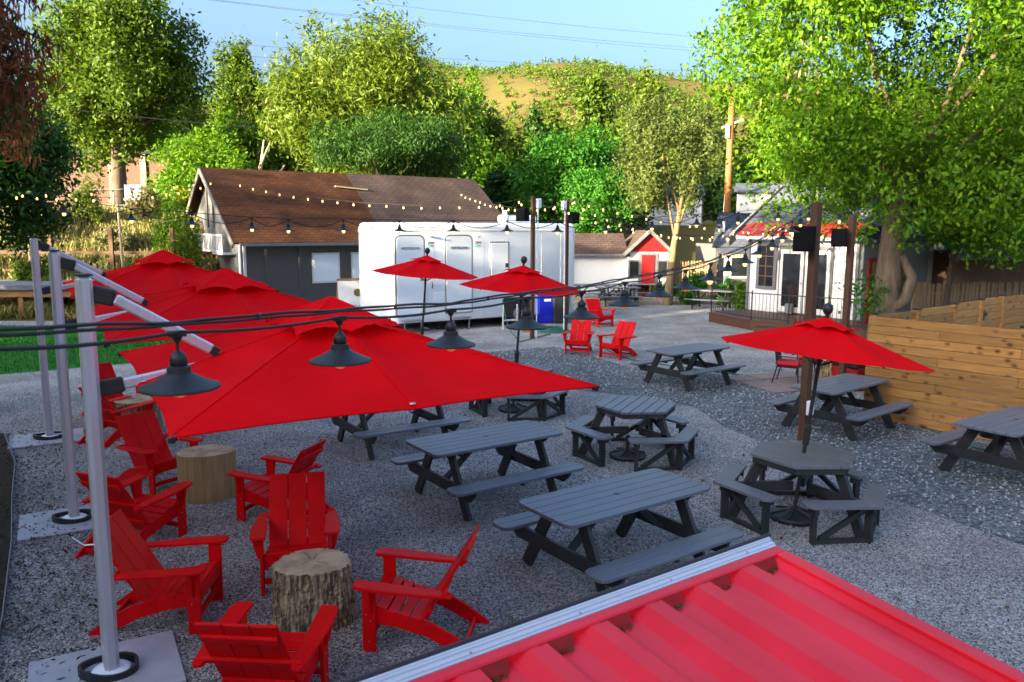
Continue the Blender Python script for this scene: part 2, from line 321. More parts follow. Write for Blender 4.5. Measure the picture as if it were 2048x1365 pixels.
def link(name, data, parent=None, label=None):
    o = bpy.data.objects.new(name, data); col.objects.link(o)
    if parent is not None: o.parent = parent
    if label: o['label'] = label
    return o
def tag(o, label, cat, group=None):
    o['label'] = label; o['category'] = cat
    if group: o['group'] = group
    return o
def thing(name, label, cat, loc=(0, 0, 0), rz=0.0, group=None):
    o = bpy.data.objects.new(name, None); col.objects.link(o); o.location = loc; o.rotation_euler = (0, 0, rz)
    o.empty_display_size = 0.2
    return tag(o, label, cat, group)
def struct(name, mb_or_mesh, m=None, kind='structure', smooth=False):
    o = mb_or_mesh.build(name, m, None, smooth) if isinstance(mb_or_mesh, MB) else link(name, mb_or_mesh)
    o['kind'] = kind; return o
KIDS = {}
def kids(o): return [c for c in o.children]
def copy_tree(o, parent=None):
    c = o.copy(); col.objects.link(c)
    if parent is not None: c.parent = parent
    for ch in kids(o): copy_tree(ch, c)
    return c
def dup(o, loc, rz, label, group=None):
    c = copy_tree(o); c.location = loc; c.rotation_euler = (0, 0, rz); c['label'] = label
    if group: c['group'] = group
    return c
RX = lambda a: Matrix.Rotation(a, 3, 'X')
RY = lambda a: Matrix.Rotation(a, 3, 'Y')
RZ = lambda a: Matrix.Rotation(a, 3, 'Z')
# prism in the XZ plane, extruded along Y
XZ = Matrix(((1, 0, 0, 0), (0, 0, 1, 0), (0, 1, 0, 0), (0, 0, 0, 1)))
YZ = Matrix(((0, 0, 1, 0), (1, 0, 0, 0), (0, 1, 0, 0), (0, 0, 0, 1)))

def raw_mesh(name, V, F4, m):
    """V (n,3), F4 (k,4) numpy -> mesh of quads"""
    me = bpy.data.meshes.new(name); nv, nf = len(V), len(F4); k = F4.shape[1]
    me.vertices.add(nv); me.vertices.foreach_set('co', V.astype(np.float32).ravel())
    me.loops.add(nf * k); me.loops.foreach_set('vertex_index', F4.astype(np.int32).ravel())
    me.polygons.add(nf); me.polygons.foreach_set('loop_start', np.arange(0, nf * k, k, dtype=np.int32))
    me.polygons.foreach_set('loop_total', np.full(nf, k, dtype=np.int32))
    me.update(calc_edges=True); me.materials.append(m); return me

def leaf_quads(P, N, L, W, droop, g):
    """rhombic leaves at P with facing N"""
    n = len(P)
    t = g.normal(size=(n, 3)); t[:, 2] -= droop; t -= (t * N).sum(1, keepdims=True) * N
    t /= np.linalg.norm(t, axis=1, keepdims=True) + 1e-9
    b = np.cross(N, t); l = (L * g.uniform(.6, 1.3, n))[:, None]; w = (W * g.uniform(.6, 1.3, n))[:, None]
    V = np.stack([P - t * l * .5, P + b * w * .5 - t * l * .05, P + t * l * .5, P - b * w * .5 - t * l * .05], 1).reshape(-1, 3)
    return V, np.arange(4 * n).reshape(n, 4)

def unit(v): return v / (np.linalg.norm(v, axis=1, keepdims=True) + 1e-9)

def crown_mesh(name, m, center, radii, n, L, W, blobs=40, blob_r=0.32, droop=0.6, seed=1, flat_bottom=0.0, spiky=0.0, holes=0.0):
    g = np.random.default_rng(seed); C = np.array(center, float); Rr = np.array(radii, float)
    d = unit(g.normal(size=(blobs, 3))); rad = g.uniform(.30, 1.0, blobs) ** 0.5
    bc = d * rad[:, None] * (1 - blob_r * .6)
    if flat_bottom: bc[:, 2] = np.where(bc[:, 2] < -flat_bottom, -flat_bottom + g.uniform(-.15, .1, blobs), bc[:, 2])
    br = blob_r * g.uniform(.55, 1.25, blobs)
    w = br ** 2; w /= w.sum(); k = g.choice(blobs, n, p=w)
    dd = unit(g.normal(size=(n, 3))); rr = g.uniform(.55, 1.05, n) ** 0.6
    if spiky:
        # upward sprays: stretch some blobs vertically
        st = 1 + spiky * g.uniform(0, 1, blobs); dd = dd * np.stack([1 / st[k] ** .3, 1 / st[k] ** .3, st[k]], 1)
    P = bc[k] + dd * (br[k] * rr)[:, None]
    P += g.normal(size=P.shape) * 0.03
    ncl = max(40, n // 22); ci = g.integers(0, n, ncl); pick = g.integers(0, ncl, n); ci = ci[pick]
    cs = min(.16, 1.7 * L / float(Rr.mean())) * .55
    P = P[ci] + g.normal(size=(n, 3)) * cs; dd = dd[ci]
    P = C + P * Rr
    N = unit(dd * .9 + g.normal(size=(n, 3)) * .75 + np.array([0, 0, .35]))
    V, F = leaf_quads(P, N, L, W, droop, g)
    return raw_mesh(name, V, F, m), C + bc * Rr

def tree(name, label, base, height, crown_c, radii, n, L, W, leaf, trunk_r=0.25, bark='trunkdark', blobs=40, blob_r=0.32,
         droop=.6, seed=1, group=None, spiky=0., flat_bottom=0., lean=(0, 0), limbs=8, trunk_top=None, extra=None):
    t = thing(name, label, 'tree', base, 0, group)
    b = Vector(base); cc = Vector(crown_c) - b
    me, bc = crown_mesh('crown', MT[leaf], cc, radii, n, L, W, blobs, blob_r, droop, seed, flat_bottom, spiky)
    link('crown', me, t)
    g = random.Random(seed); mb = MB()
    tt = Vector((cc.x, cc.y, cc.z - radii[2] * .1)) if trunk_top is None else Vector(trunk_top) - b
    mid = Vector((tt.x * .35 + lean[0], tt.y * .35 + lean[1], tt.z * .5))
    mb.tube([(0, 0, -.3), (0, 0, .05), (mid.x * .5, mid.y * .5, mid.z * .5), mid, tt], [trunk_r * 1.4, trunk_r * 1.2, trunk_r, trunk_r * .85, trunk_r * .4], 10)
    for i in range(limbs):
        e = Vector(bc[g.randrange(len(bc))]); s_ = mid.lerp(tt, g.uniform(-.2, .8)); m_ = s_.lerp(e, .5) + Vector((0, 0, -.1 * (e - s_).length))
        mb.tube([s_, m_, e], [trunk_r * .38, trunk_r * .24, trunk_r * .08], 6)
    mb.build('trunk', MT[bark], t, True)
    if extra: extra(t, cc, bc)
    return t

# ================================================================== SETTING
E1 = Vector((math.cos(0.615), math.sin(0.615), 0)); E2 = Vector((-E1.y, E1.x, 0)); YAW = 0.615

def sstep(a, b, x):
    t = np.clip((x - a) / (b - a), 0, 1); return t * t * (3 - 2 * t)
def terrain_h(x, y):
    left = sstep(-8.0, -12.5, x)
    bank = 3.6 * sstep(26.5, 35.5, y) * left
    right = 3.2 * sstep(40, 56, y) * (1 - left)
    ang = x / np.maximum(y, 1.0)
    top = 0.184 - 0.05 * sstep(-0.15, -0.5, ang) - 0.022 * sstep(0.06, 0.3, ang) + .006 * np.sin(ang * 23)
    hill = sstep(75, 430, y) * (top * 430 - 3.5)
    bump = sstep(90, 160, y) * (2.0 * np.sin(x * .045 + 1.0) * np.sin(y * .03) + 1.6 * np.sin(x * .11 + y * .05))
    far = sstep(30, 60, y) * .5
    return bank + right + hill + bump + far * 0.4
ys = np.concatenate([np.linspace(-500, -30, 8), np.linspace(-20, 24, 10), np.linspace(25, 60, 50), np.geomspace(62, 520, 60), [700, 1500]])
xs = np.concatenate([[-1200, -700], np.linspace(-450, -40, 42), np.linspace(-36, 36, 73), np.linspace(40, 450, 42), [700, 1200]])
X, Yg = np.meshgrid(xs, ys)
Z = terrain_h(X, Yg) - 0.03
nx, ny = len(xs), len(ys)
V = np.stack([X, Yg, Z], -1).reshape(-1, 3)
ii = np.arange(ny - 1)[:, None] * nx + np.arange(nx - 1)[None]
F = np.stack([ii, ii + 1, ii + 1 + nx, ii + nx], -1).reshape(-1, 4)
me = raw_mesh('ground', V, F, MT['hill']); me.polygons.foreach_set('use_smooth', [True] * len(me.polygons))
struct('ground', me)

def sheet(name, poly, z, m):
    mb = MB(); mb.add([(p[0], p[1], z) for p in poly], [tuple(range(len(poly)))]); return struct(name, mb, m)
sheet('gravel_yard', [(-30, -12), (26, -12), (26, 20), (16, 38), (-1, 38.5), (-8, 27), (-30, 27)], 0.0, MT['gravel'])
# coarse gravel swale
lo = [gp(*p) for p in ((2048, 1092), (1900, 1040), (1750, 988), (1560, 900), (1450, 855), (1390, 815), (1290, 795), (1190, 785), (1080, 770), (1000, 760), (930, 745))]
hi = [gp(*p) for p in ((960, 706), (1110, 694), (1180, 712), (1260, 735), (1380, 742), (1500, 757), (1640, 785), (1745, 815), (1860, 866))]
band = [(8.6, 4.8)] + [(p.x, p.y) for p in lo] + [(p.x, p.y) for p in hi] + [(9.3, 9.2), (11.5, 6.0)]
sheet('coarse_gravel_path', band, 0.004, MT['gravelband'])
sheet('lawn', [(-40, -2), (-20, 11.0), (-11.2, 17.15), (-9.17, 18.6), (-5.5, 20.9), (-7.0, 24.8), (-15.4, 25.4), (-40, 25.8)], 0.004, MT['grass'])
mulch_poly = [(-3.3, 4.4), (-4.21, 6.19), (-5.16, 7.84), (-6.0, 9.2), (-6.83, 10.6), (-8.0, 12.2), (-12, 15.2), (-22, 8), (-12, 0)]
sheet('mulch_bed', mulch_poly, 0.004, MT['mulch'])
mb = MB()
ed = [(-3.3, 4.4), (-4.21, 6.19), (-5.16, 7.84), (-6.0, 9.2), (-6.83, 10.6), (-8.0, 12.2)]
for a, b in zip(ed, ed[1:]): mb.bar((a[0], a[1], .03), (b[0], b[1], .03), .008, .07)
tag(mb.build('garden_edging', MT['chrome']), 'thin grey metal edging between the mulch bed and the gravel', 'edging')
# road on top of the bank
sheet('road', [(-60, 38.0), (-13, 36.6), (-12.5, 41.5), (-60, 43.2)], 3.76, MT['asphalt'])
mb = MB(); mb.bar((-60, 37.9, 3.79), (-13, 36.5, 3.79), .25, .14); struct('kerb', mb, MT['concrete'])

# pebbles and grit: thousands of real stones
def stones(name, pts, smin, smax, m, seed):
    g = np.random.default_rng(seed); n = len(pts)
    oc = np.array([(1, 0, 0), (-.5, .87, 0), (-.5, -.87, 0), (0, 0, 1), (0, 0, -1)], float)
    sz = g.uniform(smin, smax, (n, 1, 1)) * g.uniform(.6, 1.3, (n, 1, 3))
    a = g.uniform(0, 6.28, n); c, s_ = np.cos(a), np.sin(a)
    Vv = oc[None] * sz * .5
    x = Vv[..., 0] * c[:, None] - Vv[..., 1] * s_[:, None]; y = Vv[..., 0] * s_[:, None] + Vv[..., 1] * c[:, None]
    Vv = np.stack([x, y, Vv[..., 2] * .8 + g.uniform(.1, .35, (n, 1)) * sz[:, :, 0]], -1) + np.concatenate([pts, np.full((n, 1), .004)], 1)[:, None]
    tri = np.array([(0, 1, 3), (1, 2, 3), (2, 0, 3), (1, 0, 4), (2, 1, 4), (0, 2, 4)])
    Ff = (np.arange(n)[:, None, None] * 5 + tri[None]).reshape(-1, 3)
    return struct(name, raw_mesh(name, Vv.reshape(-1, 3), Ff, m), kind='stuff')
def in_poly(P, poly):
    inside = np.zeros(len(P), bool); n = len(poly)
    for i in range(n):
        x1, y1 = poly[i]; x2, y2 = poly[(i + 1) % n]
        c = ((y1 > P[:, 1]) != (y2 > P[:, 1])) & (P[:, 0] < (x2 - x1) * (P[:, 1] - y1) / (y2 - y1 + 1e-12) + x1)
        inside ^= c
    return inside
P = rng.uniform((-3, 5), (9.5, 22), (30000, 2)); P = P[in_poly(P, band)]
stones('pebbles', P, .022, .055, MT['pebble'], 3)
dd = 4.2 + 11.0 * rng.uniform(0, 1, 120000) ** 1.2; aa = rng.uniform(-.72, .72, 120000)
P = np.stack([np.tan(aa) * dd, dd], 1); P = P[~in_poly(P, band) & ~in_poly(P, mulch_poly)]
stones('grit', P, .010, .026, MT['grit'], 4)
# mulch chips, some spilled on the gravel
g = np.random.default_rng(5)
P = g.uniform((-12, 3.5), (-3, 13), (26000, 2)); P = P[in_poly(P, mulch_poly)]
Q = np.array(ed)[g.integers(0, 5, 700)] + (np.array(ed[1:]) - np.array(ed[:-1]))[g.integers(0, 5, 700)] * 0
tpar = g.uniform(0, 1, 1500); seg = g.integers(0, 5, 1500); Q = np.array(ed)[seg] * (1 - tpar[:, None]) + np.array(ed)[seg + 1] * tpar[:, None] + np.abs(g.normal(0, .45, (1500, 1))) * np.array([[.87, .5]])
P = np.concatenate([P, Q]); n = len(P)
V, F = leaf_quads(np.concatenate([P, g.uniform(.012, .04, (n, 1))], 1), unit(g.normal(size=(n, 3)) * .35 + np.array([0, 0, 1])), .06, .02, 0, g)
struct('mulch_chips', raw_mesh('mulch_chips', V, F, MT['chip']), kind='stuff')
P = np.stack([g.uniform(-4, 8, 420), g.uniform(4.5, 20, 420)], 1); n = len(P)
V, F = leaf_quads(np.concatenate([P, g.uniform(.02, .035, (n, 1))], 1), unit(g.normal(size=(n, 3)) * .3 + np.array([0, 0, 1])), .07, .04, 0, g)
struct('fallen_leaves', raw_mesh('fallen_leaves', V, F, MT['dead']), kind='stuff')
# lawn blades
P = g.uniform((-20, 14), (-5.5, 25.5), (60000, 2)); P = P[in_poly(P, [(-20, 11.0), (-11.2, 17.15), (-9.17, 18.6), (-5.5, 20.9), (-7.0, 24.8), (-15.4, 25.4), (-20, 25.4)])]
n = len(P); V, F = leaf_quads(np.concatenate([P, np.full((n, 1), .035)], 1), unit(g.normal(size=(n, 3)) * np.array([1, 1, .25])), .08, .02, -4, g)
struct('grass', raw_mesh('grass', V, F, MT['blade']), kind='stuff')
# bank growth: dry grass and sage
P = g.uniform((-32, 27.0), (-10.5, 37.5), (52000, 2)); n = len(P)
clump = np.sin(P[:, 0] * 1.9 + np.sin(P[:, 1] * 1.3) * 2) * np.sin(P[:, 1] * 1.7 + P[:, 0] * .6)
hz = terrain_h(P[:, 0], P[:, 1]) + g.uniform(0, 1, n) * (.22 + .32 * np.clip(clump, 0, 1))
V, F = leaf_quads(np.stack([P[:, 0], P[:, 1], hz], 1), unit(g.normal(size=(n, 3)) * np.array([1, 1, .3])), .34, .06, -3, g)
struct('dry_grass', raw_mesh('dry_grass', V, F, MT['dry_grass']), kind='stuff')

# hillside scrub
g = np.random.default_rng(21)
n = 5200; yy = g.uniform(110, 428, n); xx = g.uniform(-.55, .42, n) * yy
keep = g.uniform(0, 1, n) < (.30 + .70 * (np.sin(xx * .05 + yy * .021) * np.sin(xx * .023 - yy * .04) > -.1))
xx, yy = xx[keep], yy[keep]; n = len(xx); hh = g.uniform(1.0, 4.0, n); zz = terrain_h(xx, yy)
per = 20
Pc = np.repeat(np.stack([xx, yy, zz + hh * .45], 1), per, 0); sp = np.repeat(hh, per)[:, None]
dn = unit(g.normal(size=(n * per, 3))); Pp = Pc + dn * sp * np.array([.5, .5, .55]) * g.uniform(.4, 1, (n * per, 1))
V, F = leaf_quads(Pp, unit(dn + g.normal(size=dn.shape) * .6), .9, .7, .2, g)
struct('hillside_scrub', raw_mesh('hillside_scrub', V, F, MT['leaf_mid']), kind='stuff')

# ================================================================== BUILDINGS
def wall_frame(name, label, cat, p0, yaw):  # local x along the wall, y into the building
    return thing(name, label, cat, (p0[0], p0[1], p0[2] if len(p0) > 2 else 0), yaw)
def uv_quad(name, m, pts, parent, thick=0.06):
    """roof slab from 4 corner points (eave-left, eave-right, ridge-right, ridge-left) with metre UVs"""
    p = [Vector(q) for q in pts]; nrm = (p[1] - p[0]).cross(p[3] - p[0]).normalized()
    lo_ = [q - nrm * thick for q in p]
    mb = MB(); mb.add(p + lo_, [(0, 1, 2, 3), (7, 6, 5, 4), (0, 4, 5, 1), (1, 5, 6, 2), (2, 6, 7, 3), (3, 7, 4, 0)])
    me = mb.mesh(name, m); uv = me.uv_layers.new(name='UVMap')
    ux = (p[1] - p[0]).normalized(); uy = nrm.cross(ux)
    for poly in me.polygons:
        for li in poly.loop_indices:
            co = me.vertices[me.loops[li].vertex_index].co - p[0]; uv.data[li].uv = (co.dot(ux), co.dot(uy))
    return link(name, me, parent)

# ---- barn
BY = R(35.6); bl, bw, be, brd = 12.0, 7.0, 2.90, 5.42
barn = wall_frame('barn', 'long grey barn with brown shingled gable roof behind the white trailer', 'barn', (-9.75, 29.1), BY)
MB().box((bl / 2, .08, be / 2), (bl, .16, be)).build('front_wall', MT['barnwall'], barn)
mb = MB(); mb.prism([(0, 0), (bw, 0), (bw, be), (bw / 2, brd - .12), (0, be)], -.16, 0, YZ); mb.build('gable_wall', MT['barngable'], barn)
mb = MB(); mb.prism([(0, 0), (bw, 0), (bw, be), (bw / 2, brd - .12), (0, be)], bl, bl + .16, YZ); mb.build('end_wall', MT['barnwall'], barn)
MB().box((bl / 2, bw - .08, be / 2), (bl, .16, be)).build('rear_wall', MT['barnwall'], barn)
sl = (brd - be) / (bw / 2); ov = .45
ex = 5.6
def rf(x0, x1, m, name, side, lift=0.0):
    if side > 0: pts = [(x0, -ov, be - ov * sl + .05 + lift), (x1, -ov, be - ov * sl + .05 + lift), (x1, bw / 2, brd + .05 + lift), (x0, bw / 2, brd + .05 + lift)]
    else: pts = [(x1, bw + ov, be - ov * sl + .05), (x0, bw + ov, be - ov * sl + .05), (x0, bw / 2, brd + .05), (x1, bw / 2, brd + .05)]
    return uv_quad(name, MT[m], pts, barn)
rf(-.5, ex, 'shingle_brown', 'roof', 1).__setitem__('label', 'rust brown shingled roof half')
rf(ex, bl + .2, 'shingle_dark', 'roof', 1, .012).__setitem__('label', 'weathered purple brown roof half')
rf(-.5, bl + .2, 'shingle_brown', 'roof', -1)
for s_ in (0, 1):  # rake boards on the gable end
    y0 = -ov if s_ == 0 else bw + ov
    MB().bar((-.52, y0, be - ov * sl - .06), (-.52, bw / 2, brd - .06), .05, .20).build('rake_board', MT['barnwall'], barn)
MB().box((bl / 2, -ov - .05, be - ov * sl - .02), (bl + .6, .12, .11)).build('gutter', MT['trim'], barn)
MB().bar((ex - .9, 2.6, be + 2.6 * sl + .10), (ex + .5, 2.45, be + 2.45 * sl + .10), .16, .05).build('roof_flashing', MT['drywood'], barn)
for x0 in (0.0, .80, 2.08, 5.75):
    MB().box((x0, -.025, be / 2 - .05), (.10, .05, be - .25)).build('batten', MT['barnwall'] if x0 else MT['whitep'], barn)
for x0 in (3.11, 4.72):
    w = MB().box((x0, -.03, 1.63), (1.12, .05, 1.16)).build('window', MT['whitep'], barn)
    MB().box((x0, -.062, 1.63), (.98, .012, 1.02)).build('window_blind', MT['white'], w)
MB().box((-.2, bw / 2 - .45, be + 1.1), (.05, .08, 1.7)).build('gable_strut', MT['barnwall'], barn)
MB().box((-.2, bw / 2 + .35, be + 1.1), (.05, .08, 1.7)).build('gable_strut', MT['barnwall'], barn)
rail = MB().box((-.62, 2.4, be - .02), (.06, 3.9, .07)).box((-.62, 2.4, be - .62), (.06, 3.9, .07)).box((-.35, 2.4, be - .70), (.6, 3.9, .06)).build('balcony', MT['whitep'], barn)
for i in range(18): MB().box((-.62, .55 + i * .218, be - .32), (.03, .09, .56)).build('baluster', MT['whitep'], rail)
MB().tube([(-.3, -ov, 0), (-.3, -ov, be - .35)], .045, 8).build('downpipe', MT['whitep'], barn)

# ---- restroom trailer
TY = R(33); tl = wall_frame('restroom_trailer', 'white restroom trailer with rounded corners and two restroom doors', 'trailer', (-3.55, 24.0), TY)
L_, W_, z0, z1 = 6.9, 2.9, .30, 3.36
mb = MB(); c = .16; prof = []
pl = [(c, 0), (L_ - c, 0), (L_, c), (L_, W_ - c), (L_ - c, W_), (c, W_), (0, W_ - c), (0, c)]
def rring(ins, z):
    pts = []
    for (cx, cy, a0) in ((L_ - .22, .22, -90), (L_ - .22, W_ - .22, 0), (.22, W_ - .22, 90), (.22, .22, 180)):
        for k in range(6):
            a = R(a0 + 90 * k / 5); rr = .22 - min(ins, .2); pts.append((cx + rr * math.cos(a), cy + rr * math.sin(a), z))
    return pts
rings = [rring(.03, z0), rring(0, z0 + .05), rring(0, z1 - .16), rring(.03, z1 - .07), rring(.09, z1 - .02), rring(.18, z1)]
for r_ in rings: mb.v += r_
n_ = 24
for i in range(len(rings) - 1):
    for k in range(n_): mb.f.append((i * n_ + k, i * n_ + (k + 1) % n_, (i + 1) * n_ + (k + 1) % n_, (i + 1) * n_ + k))
mb.f.append(tuple((len(rings) - 1) * n_ + k for k in range(n_))); mb.f.append(tuple(range(n_))[::-1])
body = mb.build('body', MT['white'], tl, True)
md = body.modifiers.new('split', 'EDGE_SPLIT'); md.split_angle = R(35)
MB().box((L_ / 2, -.012, z1 - .24), (L_ - .5, .03, .05), ch=.012).build('trim_strip', MT['whitep'], tl)
MB().box((-.012, W_ / 2, z1 - .36), (.03, W_ - .5, .05), ch=.012).build('trim_strip', MT['whitep'], tl)
MB().box((-.02, W_ / 2, z1 - .27), (.06, W_ - .45, .16), ch=.025).build('end_bumper', MT['whitep'], tl)
def font(txt, size, m, parent, loc, rot, ext=.002):
    cu = bpy.data.curves.new('lettering', 'FONT'); cu.body = txt; cu.size = size; cu.extrude = ext; cu.align_x = 'CENTER'; cu.align_y = 'CENTER'
    cu.materials.append(m); tmp = bpy.data.objects.new('lettering', cu); me = bpy.data.meshes.new_from_object(tmp); bpy.data.objects.remove(tmp)
    o = link('lettering', me, parent); o.location = loc; o.rotation_euler = rot; return o
def rdoor(x, w, zb, zt, rad, name):
    def rr(wd, b, t, r_):
        pts = []
        for (cx, cz, a0) in ((x + wd / 2 - r_, b + .02, -90), (x + wd / 2 - r_, t - r_, 0), (x - wd / 2 + r_, t - r_, 90), (x - wd / 2 + r_, b + .02, 180)):
            rr_ = r_ if cz > b + .05 else .02
            for k in range(5): a = R(a0 + 22.5 * k); pts.append((cx + (r_ if rr_ > .02 else r_) * math.cos(a), cz + rr_ * math.sin(a)))
        return pts
    f = MB().prism(rr(w + .10, zb - .05, zt + .05, rad + .04), -.03, .02, XZ).build('door_frame', MT['chrome'], tl)
    d = MB().prism(rr(w, zb, zt, rad), -.045, 0, XZ).build(name, MT['white'], tl)
    return d
for i, x in enumerate((.52, 2.21)):
    d = rdoor(x, .90, .56, 2.95, .15, 'restroom_door')
    font('RESTROOM', .115, MT['ink'], d, (x, -.05, 2.58), (R(90), 0, 0))
    MB().tube([(x + .36, -.08, 1.62), (x + .36, -.04, 1.62)], .035, 8).box((x + .32, -.09, 1.62), (.11, .025, .025)).build('door_handle', MT['chrome'], d)
    lp = MB().box((x + .70, -.05, 2.95), (.16, .08, .07), ch=.02).build('porch_light', MT['whitep'], tl)
    sgn = MB().box((x + .72, -.018, 2.70), (.22, .02, .18)).build('occupancy_sign', MT['whitep'], tl)
    MB().box((x + .66, -.031, 2.66), (.05, .006, .05)).build('green_lamp', mat('green_indicator', (.02, .4, .12), emit=(.05, .9, .3), estr=.5), sgn)
    MB().box((x + .74, -.031, 2.75), (.14, .006, .025)).build('red_print', MT['inkred'], sgn)
    MB().tube([(x + .72, -.05, 1.55), (x + .72, -.10, 1.45), (x + .72, -.05, 1.35)], .018, 6).build('grab_handle', MT['black'], tl)
    MB().box((x, -.16, .40), (.62, .26, .03)).box((x - .28, -.16, .2), (.03, .03, .4)).box((x + .28, -.16, .2), (.03, .03, .4)).build('step', MT['chrome'], tl)
MB().box((3.72, -.012, 2.02), (.76, .03, 1.50), ch=.01).build('hatch_frame', MT['chrome'], tl)
hd = MB().box((3.72, -.03, 2.02), (.66, .03, 1.40), ch=.01).build('service_hatch', MT['white'], tl)
MB().box((3.98, -.055, 2.0), (.10, .03, .13)).build('latch', MT['bingrey'], hd)
MB().box((1.55, -.012, .98), (.42, .02, .46), ch=.01).build('lower_hatch', MT['white'], tl)
MB().box((5.0, .9, z1 + .14), (1.15, .75, .26), ch=.06).build('roof_unit', MT['white'], tl)
MB().tube([(4.32, .6, z1 - .02), (4.32, .6, z1 + .42)], .085, 10).build('vent_pipe', MT['white'], tl)
wh = MB(); wh.lathe([(.12, -.1), (.33, -.1), (.36, -.06), (.36, .06), (.33, .1), (.12, .1)], 20, Matrix.Translation((4.45, .10, .38)) @ Matrix.Rotation(R(90), 4, 'X')); w = wh.build('wheel', MT['rubber'], tl)
MB().lathe([(.01, -.03), (.19, -.03), (.19, .03), (.01, .03)], 14, Matrix.Translation((4.45, -.02, .38)) @ Matrix.Rotation(R(90), 4, 'X')).build('rim', MT['chrome'], w)
MB().box((4.45, -.006, .60), (1.15, .02, .66), ch=.01).build('wheel_arch', MT['bingrey'], tl)
for x in (1.36, 3.16, 5.4, 6.2): MB().box((x, -.001, 1.75), (.012, .006, 2.7)).build('panel_seam', MT['whitep'], tl)
for y in (1.0, 1.95): MB().box((-.001, y, 1.6), (.006, .012, 2.5)).build('panel_seam', MT['whitep'], tl)
MB().box((L_ / 2, W_ / 2, .22), (L_ - .6, 1.2, .16)).build('chassis', MT['black'], tl)
for x in (.5, 2.9, 5.6): MB().box((x, .5, .1), (.08, .08, .34)).build('jack_stand', MT['black'], tl)

# ---- playhouse
ph = wall_frame('playhouse', 'small white outbuilding with red door and red gable behind the leaning tree', 'outbuilding', tuple(gp(1250, 604)), R(4))
ph.location.y = 36.0; ph.location.x = (1250 - 1024) / FPX * 36
MB().box((-1.35, .9, 1.05), (2.7, 2.0, 2.1)).build('wing_wall', MT['siding'], ph)
MB().box((.92, .8, 1.08), (1.84, 2.4, 2.16)).build('wall', MT['siding'], ph)
MB().prism([(-.10, 2.16), (1.94, 2.16), (.92, 3.02)], -.46, -.38, XZ).build('red_gable', MT['redpaint'], ph)
uv_quad('roof', MT['shingle_dark'], [(-2.9, -.35, 2.02), (.05, -.35, 2.02), (.05, .95, 2.95), (-2.9, .95, 2.95)], ph)
uv_quad('roof', MT['shingle_dark'], [(-.25, 2.2, 2.02), (-.25, -.62, 2.02), (.92, -.62, 3.10), (.92, 2.2, 3.10)], ph)
uv_quad('roof', MT['shingle_dark'], [(2.09, -.62, 2.02), (2.09, 2.2, 2.02), (.92, 2.2, 3.10), (.92, -.62, 3.10)], ph)
for a, b in (((-.25, 2.0), (.92, 3.08)), ((2.09, 2.0), (.92, 3.08))): MB().bar((a[0], -.64, a[1]), (b[0], -.64, b[1]), .05, .14).build('rake_board', MT['trim'], ph)
MB().box((.92, -.42, 1.05), (.86, .05, 2.1)).build('door_frame', MT['trim'], ph)
d = MB().box((.90, -.46, 1.02), (.56, .05, 1.98)).build('red_door', MT['redpaint'], ph)
MB().tube([(1.10, -.52, 1.0), (1.10, -.48, 1.0)], .03, 8).build('handle', MT['chrome'], d)
for x in (.28, 1.56):
    w = MB().box((x, -.42, 1.40), (.50, .05, .80)).build('window', MT['trim'], ph)
    MB().box((x, -.45, 1.40), (.38, .02, .66)).build('pane', MT['glass'], w)
MB().box((-1.35, -.40, 2.0), (2.9, .06, .10)).build('fascia', MT['trim'], ph)
ck = MB().box((-2.95, -.2, 1.1), (.42, .4, 2.2)).build('brick_pier', MT['brick'], ph)
for i in range(12):
    for j in range(2): MB().box((-3.05 + .2 * j + (.05 if i % 2 else 0), -.41, .12 + i * .175), (.17, .03, .13)).build('brick', MT['brick'], ck)

# ---- white house with deck
hp0 = Vector((8.4, 28.6, 0)); hp1 = Vector((10.96, 25.33, 0)); fd = (hp1 - hp0).normalized(); fyaw = math.atan2(fd.y, fd.x); FL = (hp1 - hp0).length
hs = wall_frame('white_house', 'white clapboard house with glass double door behind the deck', 'house', hp0, fyaw)
# local x: along the facade towards the viewer, +y: into the house (to the right)
HZ = 2.95
MB().box((FL / 2, 2.6, HZ / 2 + .0), (FL, 5.0, HZ)).build('wall', MT['siding'], hs)
nb = 17
sb = MB().box((0, 0, 0), (FL, .022, (HZ - .35) / nb - .006), rot=RX(R(5)))
sbm = sb.mesh('siding_board', MT['siding'])
for i in range(nb):
    o = link('siding_board', sbm, hs); o.location = (FL / 2, .085, .35 + (i + .5) * (HZ - .35) / nb)
for x in (.03, FL - .05): MB().box((x, .06, HZ / 2 + .17), (.10, .06, HZ - .34)).build('corner_board', MT['trim'], hs)
w = MB().box((.78, .04, 1.92), (.80, .06, 1.62)).build('window', MT['trim'], hs)
MB().box((.78, .004, 1.92), (.56, .02, 1.38)).build('pane', MT['glass'], w)
for i in range(3): MB().box((.78, -.008, 1.92 + (i - 1) * .345), (.56, .02, .022)).build('glazing_bar', MT['timber'], w)
MB().box((.78, -.012, 1.92), (.022, .02, 1.38)).build('glazing_bar', MT['timber'], w)
MB().box((2.28, .045, 1.50), (2.0, .05, 2.30)).build('door_trim', MT['trim'], hs)
for x in (1.80, 2.76):
    d = MB().box((x, .0, 1.45), (.90, .06, 2.14), ch=.01).build('glass_door', MT['whitep'], hs)
    MB().box((x, -.034, 1.48), (.66, .01, 1.80)).build('pane', MT['glass'], d)
MB().tube([(2.20, -.07, 1.4), (2.20, -.03, 1.4)], .03, 8).build('door_handle', MT['chrome'], hs)
MB().lathe([(.02, 0), (.09, .02), (.10, .22), (.06, .30), (.01, .32)], 10, Matrix.Translation((1.28, -.02, 2.15))).build('wall_lamp', MT['trim'], hs)
MB().lathe([(.12, 0), (.15, .32)], 12, Matrix.Translation((1.9, -.2, .37))).build('flower_pot', MT['concrete'], hs)
